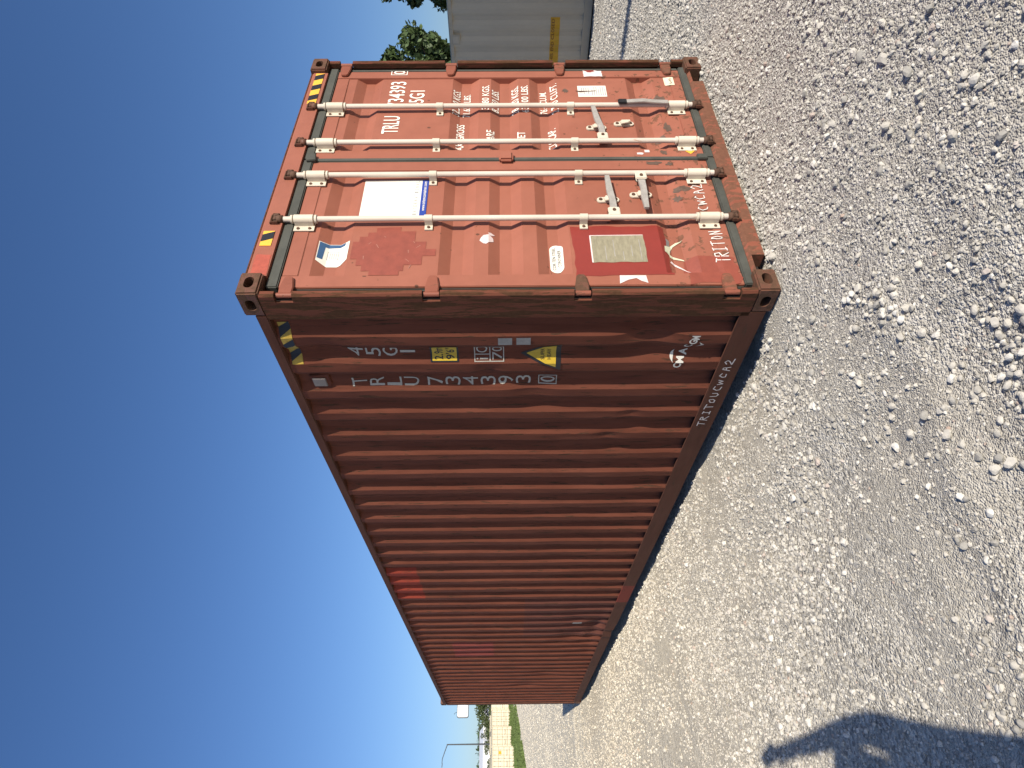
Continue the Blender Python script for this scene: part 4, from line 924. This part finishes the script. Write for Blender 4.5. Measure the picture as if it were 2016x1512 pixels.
def leaf_mat(name, c):
    b = NB(name); n = b.noise(b.co(), 1.2, 3); oi = b.n('ShaderNodeNewGeometry').outputs['Random Per Island']
    col = b.mix(oi, tuple(x*.55 for x in c), tuple(x*1.35 for x in c)); col = b.mix(b.math('MULTIPLY', n, .4), col, tuple(x*.6 for x in c))
    b.put(b.b.inputs['Transmission Weight'], 0.); return b.set(col, .55, 0., .35)
M_bark = plain('brown bark', (.085, .062, .045), .9, 0, .3, 6, (1, 1, .3), .5)
M_leaf = leaf_mat('dark green leaves', (.060, .095, .030)); M_leaf2 = leaf_mat('olive green leaves', (.075, .100, .035)); M_leaf3 = leaf_mat('hazy green leaves', (.075, .115, .060))
def tree(name, label, base, H, Rr, nclump, nleaf, ls, mat, seed, low=.25, group=None):
    r = np.random.default_rng(seed); t = thing(name, label, 'tree', base, group=group)
    tr = MB(); tr.tube([(0, 0, -.2), (.05*H*.1, 0, H*.25), (-.02*H, .01*H, H*.55), (0, 0, H*.8)], [H*.035, H*.028, H*.018, H*.006], 8)
    for k in range(7):
        a = r.uniform(0, 6.28); z0 = H*r.uniform(.25, .6); L = Rr*r.uniform(.6, .95)
        tr.tube([(0, 0, z0), (L*.5*math.cos(a), L*.5*math.sin(a), z0+L*.35), (L*math.cos(a), L*math.sin(a), z0+L*.6)], [H*.013, H*.008, H*.003], 6)
    tr.build('trunk', M_bark, t)
    c = r.normal(size=(nclump, 3)); c /= np.linalg.norm(c, axis=1)[:, None]; c *= r.uniform(.35, 1, (nclump, 1))**.6
    c = c*np.array([Rr, Rr, H*(1-low)*.5])+np.array([0, 0, H*(low+(1-low)*.5)])
    rad = Rr*r.uniform(.16, .34, nclump)
    k = r.integers(0, nclump, nleaf); d = r.normal(size=(nleaf, 3)); d /= np.linalg.norm(d, axis=1)[:, None]; d *= r.uniform(.55, 1.05, (nleaf, 1))
    p = c[k]+d*rad[k][:, None]*np.array([1, 1, .75])
    a1 = r.normal(size=(nleaf, 3)); a1 /= np.linalg.norm(a1, axis=1)[:, None]; a2 = np.cross(a1, r.normal(size=(nleaf, 3))); a2 /= np.linalg.norm(a2, axis=1)[:, None]
    s = ls*r.uniform(.6, 1.3, (nleaf, 1))
    v = np.stack([p-a1*s, p-a2*s*.55, p+a1*s, p+a2*s*.55], 1).reshape(-1, 3)
    link('crown', np_mesh('crown', v, np.arange(4*nleaf).reshape(-1, 4)), mat, t); return t
tree('broadleaf_tree', 'dark leafy tree rising behind the grey beige container', (22.6, 11.6, 0), 7.0, 2.3, 40, 15000, .13, M_leaf, 5, .3)
tree('broadleaf_tree', 'taller leafy tree at the photo edge behind the grey beige container', (27.2, 8.0, 0), 7.6, 2.4, 36, 11000, .13, M_leaf, 9, .3)
def far(x, y, D):       # a point seen along a bearing: metres to the side of and beyond the yard
    return x, y
for k, (x, y, H, Rr, m, lab) in enumerate(((22.5, 168., 6.0, 4.6, M_leaf2, 'round olive tree under the white billboard'), (17.8, 171., 4.6, 3.0, M_leaf2, 'lower olive tree beside the billboard tree'), (27.5, 166., 6.2, 4.5, M_leaf2, 'olive tree half hidden by the red container corner'),
    (10.5, 150., 3.0, 2.3, M_leaf2, 'small bushy tree in front of the white building'), (13., 330., 7., 10., M_leaf3, 'distant tree crown behind the lamp post'), (30., 345., 9., 12., M_leaf3, 'distant tree right of the lamp post'), (44., 335., 9., 11., M_leaf3, 'distant tree beside the olive trees'), (2., 340., 6.5, 12., M_leaf3, 'distant tree at the lower photo edge'), (-14., 345., 6., 13., M_leaf3, 'distant tree beyond the photo edge'))):
    tree('broadleaf_tree', lab, (x, y, tz(x, y)-(0 if k < 4 else 1.5)), H, Rr, 26, 2600, Rr*.055, m, 30+k, .08)

# road with cars and trailers behind the cream containers
M_road = plain('grey asphalt', (.16, .16, .155), .9, 0, .15, .5)
rd = MB(); xs_ = np.linspace(-120, 160, 30)
for x in xs_: rd.v += [(x, 128+.10*x, tz(x, 128+.1*x)+.03), (x, 140+.10*x, tz(x, 140+.1*x)+.03)]
for i in range(29): rd.f.append((2*i, 2*i+2, 2*i+3, 2*i+1)); rd.sm.append(False)
tag(rd.build('road', M_road, fix=False), kind='structure')
M_glass = plain('dark car glass', (.02, .025, .03), .1); M_tyre = plain('black tyre', (.02, .02, .02), .9)
def car(label, x, y, col, rz, tall=1.45):
    mat = plain('car paint '+label[:10], col, .3, 0, .05); t = thing('parked_car', label, 'car', (x, y, tz(x, y)+.04), (0, 0, rz), 'cars on the far road')
    body = [(-2.2, .35), (-2.2, .75), (-2.0, .88), (-1.3, .92), (1.0, .92), (2.0, .82), (2.2, .7), (2.2, .35)]
    m = MB(); m.prism(body, 'y', -.88, .88); m.build('body', mat, t, .06)
    m = MB(); m.prism([(-1.9, .9), (-1.5, tall-.02), (.3, tall-.02), (1.0, .9)], 'y', -.78, .78); m.build('cabin_glass', M_glass, t, .05)
    MB().box(-1.45, .25, -.74, .74, tall-.025, tall+.02).build('roof', mat, t, .02)
    for sx in (-1.35, 1.35):
        for sy in (-.8, .8): w = MB(); w.tube([(sx, sy-.1, .33), (sx, sy+.1, .33)], .33, 14); w.build('wheel', M_tyre, t)
for a in (('white car on the far road beside the lamp post', 13.2, 135, (.75, .75, .74), .1), ('dark grey car on the far road left of the olive trees', 15.3, 136.5, (.05, .05, .055), .1), ('black pickup on the far road behind the lamp post', 11.4, 135.5, (.03, .03, .035), .1, 1.75), ('white van on the far road near the bushy tree', 9.2, 134, (.8, .8, .79), .1, 1.95), ('silver car on the far road nearest the olive trees', 18.2, 137, (.4, .41, .42), .1)): car(*a)
M_bw = plain('white metal cladding', (.74, .75, .76), .6, 0, .05, .4); M_win = plain('dark window glass', (.04, .05, .06), .15)
b = thing('warehouse', 'long low white metal building beyond the far road', 'building', (8, 190, tz(8, 190)))
MB().prism([(0, 0), (0, 3.9), (9, 5.2), (18, 3.9), (18, 0)], 'x', -34, 15).build('wall', M_bw, b)
MB().prism([(-.4, 3.95), (9, 5.32), (18.4, 3.95), (18.4, 4.1), (9, 5.5), (-.4, 4.1)], 'x', -34.5, 15.5).build('roof', plain('pale metal roof', (.6, .62, .64), .5), b)
for k in range(6): MB().box(-30+k*7, -27+k*7, -.06, -.01, .05, 2.9).build('bay_door', M_win if k % 2 else M_gt, b)
for k in range(2):
    t = thing('box_trailer', ('white box trailer parked beside the white building', 'white box trailer nearest the olive trees')[k], 'trailer', (12.5+k*10, 176-k*2, tz(12+k*10, 176)), (0, 0, .25), 'white trailers')
    MB().box(-4.5, 4.5, -1.25, 1.25, 1.05, 3.9).build('body', M_bw, t, .04); MB().box(-4.5, 4.5, -.5, .5, .8, 1.049).build('chassis', M_tyre, t)
    for sx in (-3.6, -2.5, 3.2):
        for sy in (-1., 1.): w = MB(); w.tube([(sx, sy-.15, .5), (sx, sy+.15, .5)], .5, 14); w.build('wheel', M_tyre, t)

# billboard
M_steel = plain('dark grey steel', (.05, .055, .06), .6)
t = thing('billboard', 'white rounded billboard on a dark post beyond the containers', 'sign', (21.9, 143.5, tz(21.9, 143.5)))
zb = tz(21.9, 143.5)
MB().tube([(0, 0, 0), (0, 0, 11.2-zb)], .28, 12).build('post', M_steel, t)
rr = [(-2.9, 10.40), (-2.7, 10.2), (2.9, 10.2), (2.9, 12.35), (-2.7, 12.35), (-2.9, 12.15)]
MB().prism([(a, c-zb) for a, c in [(-3.02, 10.35), (-2.8, 10.08), (3.02, 10.08), (3.02, 12.47), (-2.8, 12.47), (-3.02, 12.2)]], 'y', -.1, .35).build('frame', M_steel, t)
MB().prism([(a, c-zb) for a, c in rr], 'y', -.16, -.1005).build('panel', M_bw, t)
for k in range(4): MB().box(-2.3+k*.75, -1.8+k*.75, -.168, -.1605, 10.35-zb, 10.55-zb).build('panel_print', M_grey, t)
MB().box(-1.6, 1.9, -.168, -.1605, 11.05-zb, 11.12-zb).build('panel_print', M_grey, t)
MB().tube([(-1.9, .1, 12.4-zb), (-2.2, -.3, 12.9-zb), (-2.5, -.9, 12.95-zb)], .04, 6).build('light_arm', M_steel, t)

# lamp posts: one beyond the cream containers, one behind the photographer whose shadow crosses the gravel
def lamp(label, x, y, H, arm, rz, rad):
    zz = tz(x, y); t = thing('lamp_post', label, 'lamp post', (x, y, zz), (0, 0, rz))
    MB().tube([(0, 0, 0), (0, 0, H)], [rad, rad*.62], 12).build('pole', M_steel, t)
    MB().tube([(0, 0, H-.1), (-arm*.35, 0, H+.25), (-arm*.75, 0, H+.62), (-arm, 0, H+.65)], [rad*.5, rad*.45, rad*.4, rad*.3], 8).build('arm', M_steel, t)
    MB().obox((-arm-.2, 0, H+.62), (.3, 0, -.02), (0, .1, 0), (.0, 0, .05)).build('lamp_head', M_steel, t, .02)
    MB().tube([(0, 0, 0), (0, 0, .35)], rad*1.8, 12).build('base', M_gt, t)
lamp('tall dark lamp post with one long arm beyond the cream containers', 10.53, 111.8, 11.5-tz(10.53, 111.8), 2.6, -.1, .14)
lamp('lamp post standing behind the photographer, casting a bar of shadow', 4.22, -12.5, 9.6, 2.0, 0., .20)

# ------------------------------------------------------------------ the photographer, outside the frame, whose shadow falls on the gravel
def person():
    B = Vector((-2.58, -2.68, 0))
    J = {'pel': (0, 0, .98, .20, .13), 'sp': (0, .01, 1.22, .22, .13), 'ch': (0, 0, 1.50, .23, .13), 'nk': (.07, .01, 1.72, .075, .075), 'hd0': (.115, .02, 1.87, .11, .11), 'hd1': (.13, .02, 2.03, .105, .11),
         'rs': (.20, 0, 1.60, .095, .095), 're': (.28, .03, 1.80, .075, .075), 'rw': (.215, .04, 2.16, .050, .050), 'rh': (.195, .05, 2.32, .050, .04),
         'ls': (-.20, 0, 1.60, .085, .085), 'le': (-.27, -.03, 1.20, .055, .055), 'lw': (-.28, .04, .94, .04, .04), 'lh': (-.28, .06, .84, .045, .035),
         'rk': (.11, .02, .52, .085, .085), 'ra': (.12, -.02, .09, .055, .06), 'rf': (.13, .14, .04, .05, .04), 'lk': (-.11, .03, .52, .085, .085), 'la': (-.12, 0, .09, .055, .06), 'lf': (-.14, .16, .04, .05, .04), 'rhp': (.10, 0, .93, .12, .12), 'lhp': (-.10, 0, .93, .12, .12)}
    nm = list(J); E = [('pel', 'sp'), ('sp', 'ch'), ('ch', 'nk'), ('nk', 'hd0'), ('hd0', 'hd1'), ('ch', 'rs'), ('rs', 're'), ('re', 'rw'), ('rw', 'rh'), ('ch', 'ls'), ('ls', 'le'), ('le', 'lw'), ('lw', 'lh'), ('pel', 'rhp'), ('rhp', 'rk'), ('rk', 'ra'), ('ra', 'rf'), ('pel', 'lhp'), ('lhp', 'lk'), ('lk', 'la'), ('la', 'lf')]
    V = [J[n][:3] for n in nm]; RAD = [J[n][3:] for n in nm]; EE = [(nm.index(a), nm.index(c)) for a, c in E]
    for hb, s in (('rh', 1), ('lh', -1)):        # five fingers on each hand
        h = Vector(J[hb][:3])
        for k in range(5):
            i = len(V); off = Vector(((k-2)*.019*s, .02, .05)) if k < 4 else Vector((-.055*s, .03, .01))
            V += [tuple(h+off), tuple(h+off*1.5+Vector((0, .03, .02)))]; RAD += [(.010, .010), (.008, .008)]; EE += [(nm.index(hb), i), (i, i+1)]
    me = bpy.data.meshes.new('person'); me.from_pydata(V, EE, []); me.update()
    b = NB('work clothes and skin'); z = b.xyz()[2]; x = b.xyz()[0]
    col = b.mix(b.math('GREATER_THAN', z, .98), (.03, .04, .07), (.16, .17, .18)); col = b.mix(b.math('GREATER_THAN', z, 1.64), col, (.45, .27, .19)); col = b.mix(b.math('LESS_THAN', z, .1), col, (.05, .035, .025))
    m = b.set(col, .85)
    o = link('person', me, m); o.location = (B.x, B.y, tz(B.x, B.y)); tag(o, 'person in dark trousers and grey shirt holding a phone up', 'person')
    md = o.modifiers.new('skin', 'SKIN'); md.use_smooth_shade = True
    for v, q in zip(me.skin_vertices[0].data, RAD): v.radius = q
    me.skin_vertices[0].data[0].use_root = True
    o.modifiers.new('sub', 'SUBSURF').levels = 1; o.modifiers['sub'].render_levels = 1
    p = MB().box(-.04, .04, -.005, .005, -.08, .08).build('phone', M_blk, None, .006, loc=(B.x+.178, B.y+.085, 2.425)); p.rotation_euler = (0, R(-32), R(10))
    tag(p, 'black phone held up in the raised hand', 'phone')
person()
